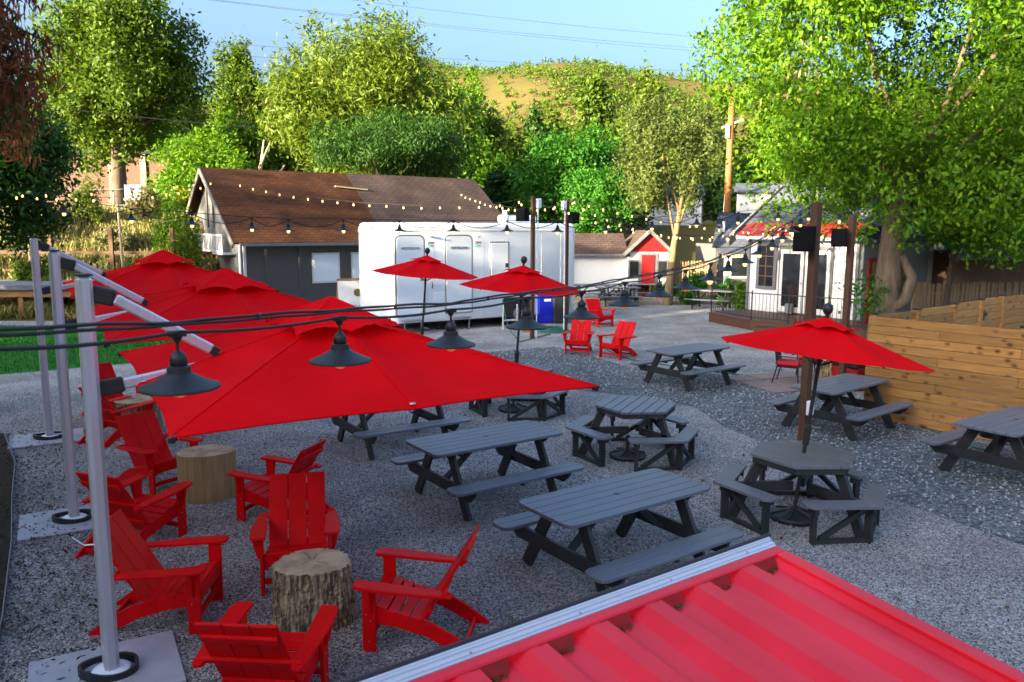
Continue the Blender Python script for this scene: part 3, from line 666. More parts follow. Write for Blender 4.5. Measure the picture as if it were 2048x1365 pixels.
MB().box((FL / 2, -.20, HZ - .02), (FL + .5, .34, .16)).build('fascia', MT['whitep'], hs)
mb = MB(); nc = 30
for i in range(nc):
    x0 = -.2 + (FL + .4) * i / nc; x1 = x0 + (FL + .4) / nc; zz = .03 if i % 2 else 0
    mb.add([(x0, -.42, HZ + .07 + zz), (x1, -.42, HZ + .07 + zz), (x1, .35, HZ + .46 + zz), (x0, .35, HZ + .46 + zz), (x0, -.42, HZ + .03), (x1, -.42, HZ + .03)], [(0, 1, 2, 3), (4, 5, 1, 0)])
mb.build('red_awning', MT['redroof'], hs)
uv_quad('roof', MT['shingle_grey'], [(-.5, .30, HZ + .40), (FL + .5, .30, HZ + .40), (FL + .5, 2.9, HZ + 2.0), (-.5, 2.9, HZ + 2.0)], hs)
MB().bar((-.42, -.62, HZ - .22), (-.42, 2.6, HZ + 1.75), .10, .30).build('rake_board', MT['trim'], hs)
# grey wing turning the corner
wgl = 4.4
MB().box((FL + .02, wgl / 2 + .12, 1.45), (.12, wgl, 2.9)).build('wing_wall', MT['sidinggrey'], hs)
wbm = MB().box((0, 0, 0), (.022, wgl, .145), rot=RY(R(-5))).mesh('siding_board', MT['sidinggrey'])
for i in range(18): o = link('siding_board', wbm, hs); o.location = (FL + .09, wgl / 2 + .12, .1 + (i + .5) * .152)
d = MB().box((FL + .13, .80, 1.25), (.05, .82, 2.1)).build('red_door', MT['redpaint'], hs); d['label'] = 'dark red door with glazed top'
MB().box((FL + .16, .80, 1.72), (.02, .5, .9)).build('pane', MT['glass'], d)
w = MB().box((FL + .13, 2.4, 1.55), (.05, 1.1, 1.5)).build('window', MT['trim'], hs)
MB().box((FL + .16, 2.4, 1.55), (.02, .9, 1.3)).build('pane', MT['glass'], w)
for i in range(4): MB().box((FL + .172, 1.98 + .28 * i, 1.55), (.012, .02, 1.3)).build('glazing_bar', MT['trim'], w)
for i in range(3): MB().box((FL + .178, 2.4, 1.22 + .33 * i), (.012, .9, .02)).build('glazing_bar', MT['trim'], w)
uv_quad('wing_roof', MT['shingle_grey'], [(FL + .5, .1, 2.85), (FL + .5, wgl + .4, 2.85), (FL - 2.2, wgl + .4, 4.3), (FL - 2.2, .1, 4.3)], hs)
# deck
dkp = [gp(1418, 627, .3), gp(1500, 642, .3), gp(1748, 664, .3)]
dk = thing('deck', 'low brown timber deck in front of the white house', 'deck', (0, 0, 0))
dpoly = [Vector((p_.x, p_.y)) for p_ in dkp] + [Vector((hp1.x + .2, hp1.y + .2)), Vector((hp0.x + .1, hp0.y + .1))]
MB().prism([tuple(p_) for p_ in dpoly], .02, .295).build('deck_frame', MT['deck'], dk)
def clip(poly, n_, d_):   # keep the side where n.p <= d
    out = []
    for a, b in zip(poly, poly[1:] + poly[:1]):
        da, db = n_.dot(a) - d_, n_.dot(b) - d_
        if da <= 0: out.append(a)
        if da * db < 0: out.append(a + (b - a) * (da / (da - db)))
    return out
ddir = (dpoly[2] - dpoly[1]).normalized(); dn_ = Vector((-ddir.y, ddir.x)); cen = sum(dpoly, Vector((0, 0))) / 5
big = [cen + (p_ - cen) * 1.012 for p_ in dpoly]
k0 = min(dn_.dot(p_) for p_ in big); k1 = max(dn_.dot(p_) for p_ in big); q_ = k0
while q_ < k1:
    st_ = clip(clip(big, dn_, q_ + .138), -dn_, -q_)
    if len(st_) >= 3: MB().prism([tuple(p_) for p_ in st_], .297, .325).build('deck_board', MT['deck'], dk)
    q_ += .145
MB().prism([tuple(dpoly[1].lerp(dpoly[2], u_) + dn_ * v_) for u_, v_ in ((.08, -.38), (.55, -.38), (.55, -.02), (.08, -.02))], .0, .16).build('step', MT['deck'], dk)
rl = thing('deck_railing', 'thin black iron railing along the front of the brown deck', 'railing', (0, 0, .326))
def railing(p0, p1, n, parent, h=.86):
    p0, p1 = Vector(p0), Vector(p1)
    for z in (.08, h): MB().bar(p0 + Vector((0, 0, z)), p1 + Vector((0, 0, z)), .025, .03).build('rail', MT['black'], parent)
    bm_ = MB().tube([(0, 0, .08), (0, 0, h)], .008, 5).mesh('baluster', MT['black'])
    for i in range(1, n): o = link('baluster', bm_, parent); o.location = p0.lerp(p1, i / n)
def rpost(p, parent): MB().tube([(p[0], p[1], 0), (p[0], p[1], .95)], .022, 6).lathe([(.05, 0), (.03, .03)], 8, Matrix.Translation((p[0], p[1], 0))).build('post', MT['black'], parent)
ins = [cen + (p_ - cen) * .97 for p_ in dpoly]
rp_ = [ins[0], ins[1], ins[1].lerp(ins[2], .33), ins[1].lerp(ins[2], .66), ins[2]]
for a, b in zip(rp_, rp_[1:]): railing((a.x, a.y, 0), (b.x, b.y, 0), max(6, int((b - a).length / .12)), rl)
for a in rp_: rpost(a, rl)

# ---- grey shed left of the house
sh = thing('grey_shed', 'old grey roofed shed with an open window left of the white house', 'shed', (9.0, 35.5, 0), R(8))
MB().box((1.2, 1.2, 1.25), (2.4, 2.4, 2.5)).build('wall', MT['barngable'], sh)
uv_quad('roof', MT['shingle_grey'], [(-.3, -.35, 2.4), (2.8, -.35, 2.4), (2.2, 1.3, 3.9), (.6, 1.3, 3.9)], sh)
uv_quad('porch_roof', MT['shingle_grey'], [(-.1, -1.1, 2.1), (2.6, -1.1, 2.1), (2.6, -.1, 2.45), (-.1, -.1, 2.45)], sh)
MB().box((1.25, -1.05, 2.02), (2.7, .12, .14)).build('beam', MT['drywood'], sh)
w = MB().box((1.1, -.03, 1.5), (.9, .06, 1.0)).build('window', MT['whitep'], sh)
MB().box((1.1, -.065, 1.5), (.72, .02, .82)).build('pane', MT['glass'], w)
MB().tube([(.5, .4, 2.9), (.5, .4, 3.5)], .06, 8).build('vent_pipe', MT['whitep'], sh)
for x in (.1, 2.35): MB().box((x, -1.0, 1.0), (.14, .14, 2.0)).build('porch_post', MT['whitep'], sh)
# ---- neighbour house on the right
nh = thing('pink_house', 'pink stucco house with blue grey roof beyond the picket fence', 'house', (15.2, 27.5, 0), R(12))
MB().box((4.5, 2.5, 1.25), (9, 5, 2.5)).build('wall', MT['pinkwall'], nh)
uv_quad('roof', MT['shingle_grey'], [(-.4, -.5, 2.35), (9.6, -.5, 2.35), (9.6, 2.6, 4.4), (-.4, 2.6, 4.4)], nh)
MB().box((4.5, -.55, 2.28), (10.0, .10, .16)).build('gutter', MT['trim'], nh)
MB().bar((1.9, -.58, 2.4), (2.9, .5, 3.15), .12, .16).build('downpipe', MT['drywood'], nh)
# ---- pink building beyond the road
pb = thing('roadside_building', 'pink building with pale corner pilasters across the road', 'building', (-32, 52, 3.9), R(3))
MB().box((6, 2.5, 1.9), (12, 5, 3.8)).build('wall', MT['pinkwall'], pb)
for x in (6.2, 8.2, 11.9): MB().box((x, -.06, 1.9), (.35, .12, 3.8)).build('pilaster', MT['drywood'], pb)
MB().box((10.0, -.04, 1.1), (2.4, .08, 2.2)).build('shutter_door', MT['trim'], pb)
MB().box((6, 2.5, 3.92), (12.4, 5.4, .2)).build('roof', MT['shingle_grey'], pb)
sg = thing('banner_sign', 'white and blue banner sign hung on the roadside fence', 'sign', (-21.8, 46.5, 3.9), R(-4))
MB().box((0, 0, 1.15), (1.0, .04, .85)).build('panel', MT['whitep'], sg)
MB().box((0, -.025, 1.43), (.98, .012, .26)).build('blue_band', MT['signblue'], sg)
MB().box((0, -.025, .85), (.7, .012, .05)).build('text_line', MT['signblue'], sg)
for x in (-.5, .5): MB().tube([(x, .03, -.3), (x, .03, 1.6)], .03, 6).build('post', MT['chrome'], sg)
# roadside mesh fence
rf_ = thing('road_fence', 'thin metal fence with posts along the far side of the road', 'fence', (0, 0, 0))
for i in range(12):
    x = -36 + i * 2.0; MB().tube([(x, 44.6, 3.6), (x, 44.6, 5.2)], .035, 6).build('post', MT['chrome'], rf_)
for z in (4.3, 5.15): MB().bar((-36, 44.6, z), (-14, 44.6, z), .03, .03).build('rail', MT['trim'], rf_)
# white garage and van beyond, right of the utility pole
wg = thing('white_garage', 'bright white garage wall in the sun beside the utility pole', 'garage', (14.4, 52, 3.0), R(-20))
MB().box((1.6, 1.5, 1.25), (3.2, 3, 2.5)).build('wall', MT['whitep'], wg)
uv_quad('roof', MT['shingle_grey'], [(-.2, -.3, 2.45), (3.4, -.3, 2.45), (3.4, 1.6, 3.1), (-.2, 1.6, 3.1)], wg)
wg2 = thing('white_cottage', 'white cottage wall glimpsed through the olive tree', 'house', (9.2, 56, 3.2), R(-15))
MB().box((1.9, 1.5, 1.1), (3.8, 3, 2.2)).build('wall', MT['whitep'], wg2)
uv_quad('roof', MT['shingle_grey'], [(-.2, -.3, 2.15), (4, -.3, 2.15), (4, 1.6, 3.0), (-.2, 1.6, 3.0)], wg2)
# ================================================================== POSTS, POLES, FENCES
def wood_post(p, h, label, w=.15):
    t = thing('timber_post', label, 'post', (p.x, p.y, 0), YAW, 'brown timber posts carrying the lights')
    MB().box((0, 0, h / 2 - .15), (w, w, h + .3), ch=.012).build('shaft', MT['post'], t)
    return t
PR1 = gp(1605, 893); PR1 = Vector((PR1.x, PR1.y, 0)); PR2 = gp(1682, 790); PL = gp(1064, 678); PM = Vector((1.66, 24.6, 0))
hR1 = at(1632, 404, PR1.y).z; hR2 = at(1699, 430, PR2.y).z; hL = at(1066, 393, PL.y).z; hM = at(1134, 399, PM.y).z
t1 = wood_post(PR1, hR1, 'brown timber post rising behind the right red market umbrella', .122)
MB().box((-.03, -.11, .62), (.13, .06, .22), ch=.012).build('outlet_box', MT['white'], t1)
MB().tube([(-.03, -.1, .5), (-.03, -.1, -.05)], .012, 6).build('conduit', MT['chrome'], t1)
t2 = wood_post(PR2, hR2, 'brown timber post beside the wooden fence and red fire table', .115)
t3 = wood_post(PL, hL, 'left of the two brown timber posts in front of the trailer', .105)
t4 = wood_post(PM, hM, 'right of the two brown timber posts in front of the trailer', .105)
for t_, h_, s_ in ((t3, hL, 1), (t4, hM, -1)):
    MB().box((s_ * .16, -.05, h_ - .2), (.17, .12, .28), ch=.03).build('flood_light', MT['white'], t_)
    MB().tube([(s_ * .13, -.06, h_ - .35), (s_ * .11, -.06, 0)], .018, 6).build('conduit', MT['white'], t_)
def speaker(p, z, yaw, s, label):
    t = thing('loudspeaker', label, 'speaker', (p[0], p[1], z), yaw, 'black loudspeakers hung on the posts')
    b = MB(); b.prism([(-.16 * s, -.13 * s), (.16 * s, -.13 * s), (.13 * s, .13 * s), (-.13 * s, .13 * s)], -.19 * s, .19 * s); b.build('cabinet', MT['grille'], t)
    MB().box((0, -.136 * s, 0), (.29 * s, .02, .34 * s), ch=.008).build('grille', MT['grille'], t)
    MB().box((0, .16 * s, 0), (.08, .10 * s, .12)).build('bracket', MT['trim'], t)
    return t
p = at(1608, 478, PR1.y - .12); speaker(p, p.z, R(-18), .95, 'black loudspeaker on the tall post behind the right market umbrella')
p = at(1680, 476, PR2.y - .1); speaker(p, p.z, R(-30), .9, 'black loudspeaker on the post in front of the big leafy tree')
p = at(1046, 430, PL.y); speaker(p, p.z, R(-40), 1.0, 'black loudspeaker left of the twin posts at the trailer')
p = at(1147, 436, PM.y); speaker(p, p.z, R(30), .9, 'black loudspeaker right of the twin posts at the trailer')

# utility pole
up = gp(1455, 470); upy = 50.0; ub = at(1452, 455, upy); ut = at(1464, 195, upy)
upl = thing('utility_pole', 'tall orange brown wooden utility pole left of the big right tree', 'utility pole', (ub.x, upy, 2.6))
MB().tube([(0, 0, -.4), (ut.x - ub.x, 0, ut.z - 2.6)], [.24, .17], 12).build('shaft', MT['pole'], upl, True)
MB().bar(((ut.x - ub.x) - .55, 0, ut.z - 4.4), ((ut.x - ub.x) + .75, 0, ut.z - 3.9), .10, .10).build('crossarm', MT['whitep'], upl)
MB().tube([(-.2, -.2, 6.0), (-.2, -.2, 6.8)], .13, 10).build('transformer', MT['whitep'], upl)
MB().tube([(-.28, -.05, 0), (.0, -.05, ut.z - 4.5)], .03, 6).build('conduit', MT['chrome'], upl)

# cedar fence
FA = Vector((6.13, 13.6, 0)); fdir = Vector((.633, -.775, 0)); FH = 1.76
fy = math.atan2(fdir.y, fdir.x)
ff = thing('cedar_fence', 'honey coloured horizontal board fence behind the two right picnic tables', 'fence', FA, fy)
PLK = {}
nb = 12; bh = FH / nb; lens = [2.35, 2.45]
TL = 4.8
for i in range(nb):
    cuts = [0, 2.36, TL] if i % 3 == 0 else ([0, 1.18, 3.55, TL] if i % 3 == 1 else [0, 3.0, TL])
    for a, b in zip(cuts, cuts[1:]):
        pm = PLK.setdefault(round(b - a, 2), MB().box((0, 0, 0), (b - a - .004, .026, bh - .010), ch=.005).mesh('plank', MT['fence']))
        o = link('plank', pm, ff); o.location = ((a + b) / 2, (i * 37 % 5 - 2) * .003, bh * (i + .5) + .02)
for px_ in (.06, 2.36, 4.74): 
    q = MB().box((px_, .075, FH / 2), (.10, .10, FH + .10)).build('post', MT['fence'], ff)
    MB().box((px_, .075, FH + .065), (.13, .13, .035), ch=.012).build('cap', MT['black'], q)
f2 = thing('cedar_fence', 'second honey coloured board fence run with a gate behind the front fence', 'fence', FA + fdir * -.02, YAW)
x = .16; secs = [1.45, 1.35, 1.05, .95, 1.45, 1.4]
for s_, ln in enumerate(secs):
    gate = s_ == 3
    holder = f2
    pm = MB().box((0, 0, 0), (ln - .10, .026, bh - .010), ch=.005).mesh('plank', MT['fence'])
    for i in range(nb - (0 if not gate else 0)):
        o = link('plank', pm, holder); o.location = (x + ln / 2, (i * 37 % 5 - 2) * .003, bh * (i + .5) + .02 + (.10 if s_ > 2 else .03 * s_))
    zt = FH + .03 + (.10 if s_ > 2 else .03 * s_)
    q = MB().box((x + ln, .0, zt / 2), (.10, .10, zt)).build('post', MT['fence'], f2)
    MB().box((x + ln, .0, zt + .017), (.13, .13, .035), ch=.012).build('cap', MT['black'], q)
    if gate: MB().box((x + .14, -.03, 1.55), (.22, .03, .06)).box((x + .1, -.03, 1.55), (.06, .03, .2)).build('gate_latch', MT['black'], f2)
    x += ln
def picket_fence(name, label, p0, p1, n, h, seed):
    p0, p1 = Vector(p0), Vector(p1); d = p1 - p0; t = thing(name, label, 'fence', p0, math.atan2(d.y, d.x)); L = d.length; g_ = random.Random(seed)
    pm = MB().prism([(-.045, 0), (.045, 0), (.045, h - .06), (.02, h), (-.02, h), (-.045, h - .06)], -.01, .01, XZ).mesh('picket', MT['picket'])
    for i in range(n):
        o = link('picket', pm, t); o.location = (L * (i + .5) / n, g_.uniform(-.01, .01), g_.uniform(-.05, .02)); o.rotation_euler = (0, g_.uniform(-.02, .02), 0)
    for z in (h * .22, h * .78): MB().bar((0, .035, z), (L, .035, z), .04, .09).build('rail', MT['picket'], t)
    for i in range(int(L / 2.2) + 1): MB().box((min(i * 2.2, L), .1, h / 2), (.1, .1, h + .05)).build('post', MT['picket'], t)
    return t
picket_fence('picket_fence', 'weathered dark picket fence in front of the pink house', (12.6, 24.8, 0), (17.2, 25.2, 0), 38, 1.6, 1)
picket_fence('picket_fence', 'weathered brown picket fence between red door outbuilding and white house', (6.8, 37.2, 0), (9.0, 35.0, 0), 22, 1.75, 2)

# left timber stage, rail fence, slim light poles
st = thing('timber_stage', 'low timber platform with grey top beyond the lawn at far left', 'platform', (-19.5, 27.0, 0), R(4))
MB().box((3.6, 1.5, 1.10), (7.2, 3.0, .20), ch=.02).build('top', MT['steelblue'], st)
MB().box((3.6, .12, .88), (7.0, .10, .22)).build('beam', MT['timber'], st)
for x in (.4, 2.6, 4.8, 6.8): MB().box((x, .2, .40), (.16, .16, .84)).build('leg', MT['timber'], st)
for x in (1.4, 5.0): MB().box((x, -.3, .12), (.9, .3, .2), ch=.02).build('footing', MT['timber'], st)
rfn = thing('rail_fence', 'dark rail fence at the foot of the overgrown bank', 'fence', (-22, 30.2, 0))
for i in range(6): MB().box((i * 2.3, 0, .95 + terrain_h(np.array(-22 + i * 2.3), np.array(30.2))), (.14, .14, 1.7)).build('post', MT['post'], rfn)
for z in (1.35, 2.05): MB().bar((0, -.02, z + .15), (11.6, -.02, z + .15), .05, .12).build('rail', MT['post'], rfn)
for px_, y_, lb in ((58, 29.5, 'thin wooden light pole nearest the left edge of the bank'), (243, 29.0, 'thin wooden light pole halfway along the bank')):
    b_ = at(px_, 480, y_); t_ = at(px_ - 8, 402, y_)
    lp = thing('light_pole', lb, 'pole', (b_.x, y_, .4), 0, 'slim poles on the bank')
    MB().tube([(0, 0, 0), (t_.x - b_.x, 0, t_.z - .4)], .045, 8).build('shaft', MT['drywood'], lp)

# stone border and flagstones
sbd = thing('stone_border', 'low pale stone edging in front of the red door outbuilding', 'edging', (2.6, 33.6, 0), R(5))
g_ = random.Random(3)
for row in range(2):
    xx_ = 0
    while xx_ < 6.6:
        ln = g_.uniform(.4, .9); MB().box((xx_ + ln / 2, row * .38, .07 + .05 * row), (ln - .03, .36, .16 + .1 * row), rot=RZ(g_.uniform(-.04, .04)), ch=.03).build('stone', MT['stone'], sbd); xx_ += ln
fs = thing('flagstone_patio', 'small pink flagstone patio under the black chair with red cushion', 'patio', (6.1, 16.9, 0), R(20))
for i in range(5):
    for j in range(3):
        MB().box((-1.0 + i * .62 + g_.uniform(-.03, .03), -.7 + j * .6 + g_.uniform(-.03, .03), .018), (.58, .56, .03), rot=RZ(g_.uniform(-.08, .08)), ch=.01).build('flagstone', MT['flag'], fs)

# ================================================================== PICNIC TABLES
PT_GROUP = 'grey rectangular picnic tables on the gravel'
def make_picnic():
    t = thing('picnic_table', '', 'picnic table', (0, 0, 0), 0, PT_GROUP)
    L, W, HT, HB = 1.83, .80, .76, .43
    pw = W / 6; th = .035; rc = .075
    def plank(y, w, z, outer, name, L=L):
        if outer:
            s_ = outer; y0, y1 = y - w / 2, y + w / 2
            if s_ > 0: poly = [(-L / 2, y0), (L / 2, y0), (L / 2, y1 - rc), (L / 2 - rc * .3, y1 - rc * .3), (L / 2 - rc, y1), (-L / 2 + rc, y1), (-L / 2 + rc * .3, y1 - rc * .3), (-L / 2, y1 - rc)]
            else: poly = [(-L / 2, y0 + rc), (-L / 2 + rc * .3, y0 + rc * .3), (-L / 2 + rc, y0), (L / 2 - rc, y0), (L / 2 - rc * .3, y0 + rc * .3), (L / 2, y0 + rc), (L / 2, y1), (-L / 2, y1)]
            mb = MB().prism(poly, z - th, z)
        else: mb = MB().box((0, y, z - th / 2), (L, w, th), ch=.004)
        o = mb.build(name, MT['grey'], t)
        if outer: 
            bv = o.modifiers.new('edge', 'BEVEL'); bv.width = .005; bv.segments = 1; bv.limit_method = 'ANGLE'; bv.angle_limit = R(60)
        return o
    for i in range(6): plank(-W / 2 + pw * (i + .5), pw - .007, HT, -1 if i == 0 else (1 if i == 5 else 0), 'table_plank')
    for s_ in (-1, 1):
        for k in range(2):
            y = s_ * (.555 + .136 * (k + .5)); plank(y, .130, HB, (s_ if k == 1 else -s_), 'bench_plank')
    MB().lathe([(.001, 0), (.028, 0), (.028, .003), (.001, .003)], 14, Matrix.Translation((.0, 0, HT))).build('umbrella_hole', MT['black'], t)
    for sx in (-1, 1):
        x = sx * .62
        for sy in (-1, 1):
            MB().bar((x, sy * .20, HT - th - .002), (x, sy * .60, 0), .042, .13, up=(0, sy * .9, .4), ch=.004).build('leg', MT['charcoal'], t)
        bp = [(-.82, HB - th - .003), (.82, HB - th - .003), (.80, HB - th - .05), (.70, HB - th - .135), (-.70, HB - th - .135), (-.80, HB - th - .05)]
        MB().prism(bp, x + sx * .023, x + sx * .058, YZ).build('bench_beam', MT['charcoal'], t)
        MB().prism([(-.37, HT - th - .003), (.37, HT - th - .003), (.30, HT - th - .07), (-.30, HT - th - .07)], x + sx * .023, x + sx * .058, YZ).build('top_cleat', MT['charcoal'], t)
        MB().bar((x - sx * .03, 0, HB - .12), (sx * .12, 0, HT - th - .02), .09, .035, ch=.004).build('brace', MT['charcoal'], t)
    MB().box((0, 0, HT - th - .025), (.035, .70, .045)).build('top_cleat', MT['charcoal'], t)
    for sy in (-1, 1): MB().box((0, sy * .69, HB - th - .02), (.035, .22, .035)).build('bench_cleat', MT['charcoal'], t)
    return t
picnic = make_picnic()
pts_ = [((1.01, 7.32), .618, 'nearest grey picnic table, its bench almost touching the red container roof'),
        ((-.31, 9.40), .606, 'grey picnic table just behind the nearest one, clear of the red canopy'),
        ((-1.79, 11.74), .597, 'grey picnic table half hidden under the edge of the red canopy'),
        ((3.70, 16.5), .64, 'grey picnic table right of the two red chairs on open gravel'),
        ((5.40, 12.85), .69, 'grey picnic table at the fence end, behind the leaning umbrella pole'),
        ((6.74, 10.38), .61, 'grey picnic table cut off by the right edge, close to the cedar fence'),
        ((3.5, 34.7), .12, 'far picnic table nearest the trailer in front of the white outbuilding'),
        ((5.4, 35.2), .10, 'far picnic table in front of the red outbuilding door'),
        ((4.4, 33.2), .1, 'far picnic table at the stone edging left of the leaning tree'),
        ((8.0, 31.9), -.5, 'far picnic table in the greenery left of the deck railing')]
for i, (p_, a, lb) in enumerate(pts_):
    if i == 0: o = picnic; o.location = (*p_, 0); o.rotation_euler = (0, 0, a); o['label'] = lb
    else: o = dup(picnic, (*p_, 0.0 if i < 6 else .0), a, lb)
    if i >= 6: o['group'] = 'far picnic tables by the outbuilding'

# ---- hexagonal tables
def make_hex():
    t = thing('hexagonal_table', '', 'picnic table', (0, 0, 0), 0, 'hexagonal grey tables with attached benches')
    Rr, HT, HB, th = .60, .76, .44, .035
    hexp = [(Rr * math.cos(R(60 * k)), Rr * math.sin(R(60 * k))) for k in range(6)]
    hh = Rr * math.sin(R(60)); nb_ = 7; w = 2 * hh / nb_
    def xlim(y): return Rr - abs(y) / math.tan(R(60))
    for i in range(nb_):
        y0, y1 = -hh + w * i + .005, -hh + w * (i + 1) - .005
        if y0 < 0 < y1: poly = [(-xlim(y0), y0), (xlim(y0), y0), (Rr, 0), (xlim(y1), y1), (-xlim(y1), y1), (-Rr, 0)]
        else: poly = [(-xlim(y0), y0), (xlim(y0), y0), (xlim(y1), y1), (-xlim(y1), y1)]
        o = MB().prism(poly, HT - th, HT).build('table_plank', MT['grey'], t)
        bv = o.modifiers.new('edge', 'BEVEL'); bv.width = .004; bv.segments = 1; bv.limit_method = 'ANGLE'; bv.angle_limit = R(55)
    for k in range(6):
        a, b = Vector((*hexp[k], 0)) * .93, Vector((*hexp[(k + 1) % 6], 0)) * .93
        MB().bar(a + Vector((0, 0, HT - th - .035)), b + Vector((0, 0, HT - th - .035)), .035, .062).build('apron', MT['charcoal'], t)
    for k in range(3):
        th_ = R(120 * k); c_, s_ = math.cos(th_), math.sin(th_); d = Vector((c_, s_, 0)); q = Vector((-s_, c_, 0)); up = Vector((0, 0, 1))
        rm, half = .99, .58
        # chevron bench: two planks meeting on the axis d
        ends = []
        for sg in (-1, 1):
            dn = Matrix.Rotation(sg * R(30), 3, 'Z') @ d; tq = Matrix.Rotation(sg * R(30), 3, 'Z') @ q
            rin, rout = .67, .88
            j_in, j_out = d * (rin / math.cos(R(30))), d * (rout / math.cos(R(30)))
            e_in = dn * rin + tq * sg * .27; e_out = dn * (rout - .06) + tq * sg * .27; e_c = dn * rout + tq * sg * .20
            jc = dn * rout + tq * (-sg * .46)
            poly = [j_in, jc if False else j_out, e_c, e_out, e_in]
            if sg < 0: poly = poly[::-1]
            poly = [(v.x, v.y) for v in poly][::-1]
            o = MB().prism(poly, HB - th, HB).build('bench_plank', MT['grey'], t)
            bv = o.modifiers.new('edge', 'BEVEL'); bv.width = .004; bv.segments = 1; bv.limit_method = 'ANGLE'; bv.angle_limit = R(55)
            pe = dn * .78 + tq * sg * .17; ends.append(pe)
            MB().bar(pe + up * 0, pe + up * (HB - th - .002), .085, .04, up=tq).build('bench_leg', MT['charcoal'], t)
            MB().bar(pe + up * (HB - th - .035) + dn * -.10, pe + up * (HB - th - .035) + dn * .08, .045, .065).build('bench_support', MT['charcoal'], t)
            pm = d * .86
            MB().bar(pm * .98 + up * (HB - .06), pe.lerp(pm, .12) + up * .05, .04, .055).build('bench_brace', MT['charcoal'], t)
            MB().bar(pm + up * .03, pe + up * .03, .05, .045).build('ground_rail', MT['charcoal'], t)
        MB().bar(d * .80 + up * .0, d * .46 + up * (HT - th - .003), .05, .11, up=d).build('leg', MT['charcoal'], t)
        MB().bar(d * .10 + up * .38, d * .93 + up * .38, .05, .10).build('radial_beam', MT['charcoal'], t)
        MB().bar(d * .87 + up * 0, d * .87 + up * (HB - th - .002), .045, .085, up=d).build('bench_leg', MT['charcoal'], t)
    return t
hx = make_hex()
H1 = gp(1272, 808, .76); H2 = gp(1606, 906, .76); H3 = gp(1040, 738, .76)
hx.location = (H1.x, H1.y, 0); hx.rotation_euler = (0, 0, R(65)); hx['label'] = 'hexagonal grey table in the middle of the yard without an umbrella pole'
dup(hx, (H2.x, H2.y, 0), R(-58), 'hexagonal grey table at the right with the leaning umbrella pole through it')
dup(hx, (H3.x, H3.y, 0), R(58), 'hexagonal grey table mostly hidden behind the tip of the red canopy')
ub_ = thing('umbrella_base', 'round black umbrella base with no umbrella under the middle hexagonal table', 'umbrella base', (H1.x - .12, H1.y - .1, 0))
def base_mb():
    mb = MB(); mb.lathe([(.26, 0), (.27, .04), (.25, .06), (.10, .10), (.05, .13), (.03, .13)], 20)
    for k in range(6): a = R(60 * k); mb.bar((.06 * math.cos(a), .06 * math.sin(a), .115), (.25 * math.cos(a), .25 * math.sin(a), .068), .02, .02)
    return mb
base_mb().build('disc', MT['black'], ub_)
MB().tube([(0, 0, .1), (0, 0, .32)], .028, 10).build('collar', MT['black'], ub_)

# ================================================================== MARKET UMBRELLAS
def market(foot, top, yaw, label, Rc=1.16):
    foot, top = Vector(foot), Vector(top); axis = (top - foot); H = axis.length
    q = Vector((0, 0, 1)).rotation_difference(axis); t = thing('market_umbrella', label, 'umbrella', foot, 0, 'red market umbrellas')
    t.rotation_mode = 'QUATERNION'; t.rotation_quaternion = q @ Euler((0, 0, yaw)).to_quaternion()
    zc = H - .14; dr = .36; n = 8
    MB().tube([(0, 0, .05), (0, 0, H - .1)], .021, 12).build('pole', MT['black'], t)
    MB().tube([(0, 0, .86), (0, 0, 1.06)], [.036, .040], 12).lathe([(.03, 1.06), (.045, 1.065), (.03, 1.09)], 12).build('crank_collar', MT['black'], t)
    MB().tube([(0, 0, 1.08), (.13, -.03, 1.075)], .011, 6).build('crank_handle', MT['chrome'], t)
    f = MB(); f.lathe([(.012, H - .12), (.02, H - .08), (.018, H - .07), (.045, H - .045), (.058, H), (.045, H + .045), (.012, H + .065)], 14); f.build('finial', MT['black'], t, True)
    def cone(r0, r1, za, zb, sag, scal, rings, name, wav=0):
        mb = MB(); per = 8; tot = n * per
        for i in range(rings + 1):
            u = i / rings
            for k in range(tot):
                a = 2 * math.pi * k / tot; fr = (k % per) / per; s_ = math.sin(math.pi * fr)
                cc = math.cos(math.pi / n) / math.cos((fr - .5) * 2 * math.pi / n)
                r = (r0 + (r1 - r0) * u) * (1 - scal * s_ * u) * (cc)
                z = za + (zb - za) * u - sag * s_ * math.sin(math.pi * min(u, 1) * .8) * .6 + wav * s_ * (u ** 3)
                mb.v.append((r * math.cos(a), r * math.sin(a), z))
        for i in range(rings):
            for k in range(tot):
                a_, b_ = i * tot + k, i * tot + (k + 1) % tot; mb.f.append((a_, a_ + tot, b_ + tot, b_))
        o = mb.build(name, MT['canvas'], t, True); return o
    cone(.02, Rc, zc, zc - dr, .05, .03, 10, 'canopy')
    vt = cone(.02, .36, zc + .04, zc - .085, .0, .06, 5, 'vent', wav=.035)
    for k in range(n):
        a = 2 * math.pi * k / n; c_, s_ = math.cos(a), math.sin(a)
        MB().tube([(.03 * c_, .03 * s_, zc - .045), (Rc * .97 * c_, Rc * .97 * s_, zc - dr - .012)], .008, 5).build('rib', MT['black'], t)
        MB().tube([(.03 * c_, .03 * s_, zc - .50), (Rc * .5 * c_, Rc * .5 * s_, zc - dr * .5 - .02)], .007, 5).build('strut', MT['black'], t)
    b = base_mb().build('base', MT['black'], t)
    b.rotation_mode = 'QUATERNION'; b.rotation_quaternion = t.rotation_quaternion.inverted()
    return t
ht = at(1608, 905, H2.y); top3 = at(1656, 618, H2.y + .1); d3 = (top3 - ht); f3 = ht - d3 * (ht.z / d3.z)
market(f3, top3, R(10), 'red market umbrella leaning over the right hexagonal table', 1.17)
hm = at(1032, 735, H3.y); top2 = at(1048, 520, H3.y); d2 = (top2 - hm); f2_ = hm - d2 * (hm.z / d2.z)
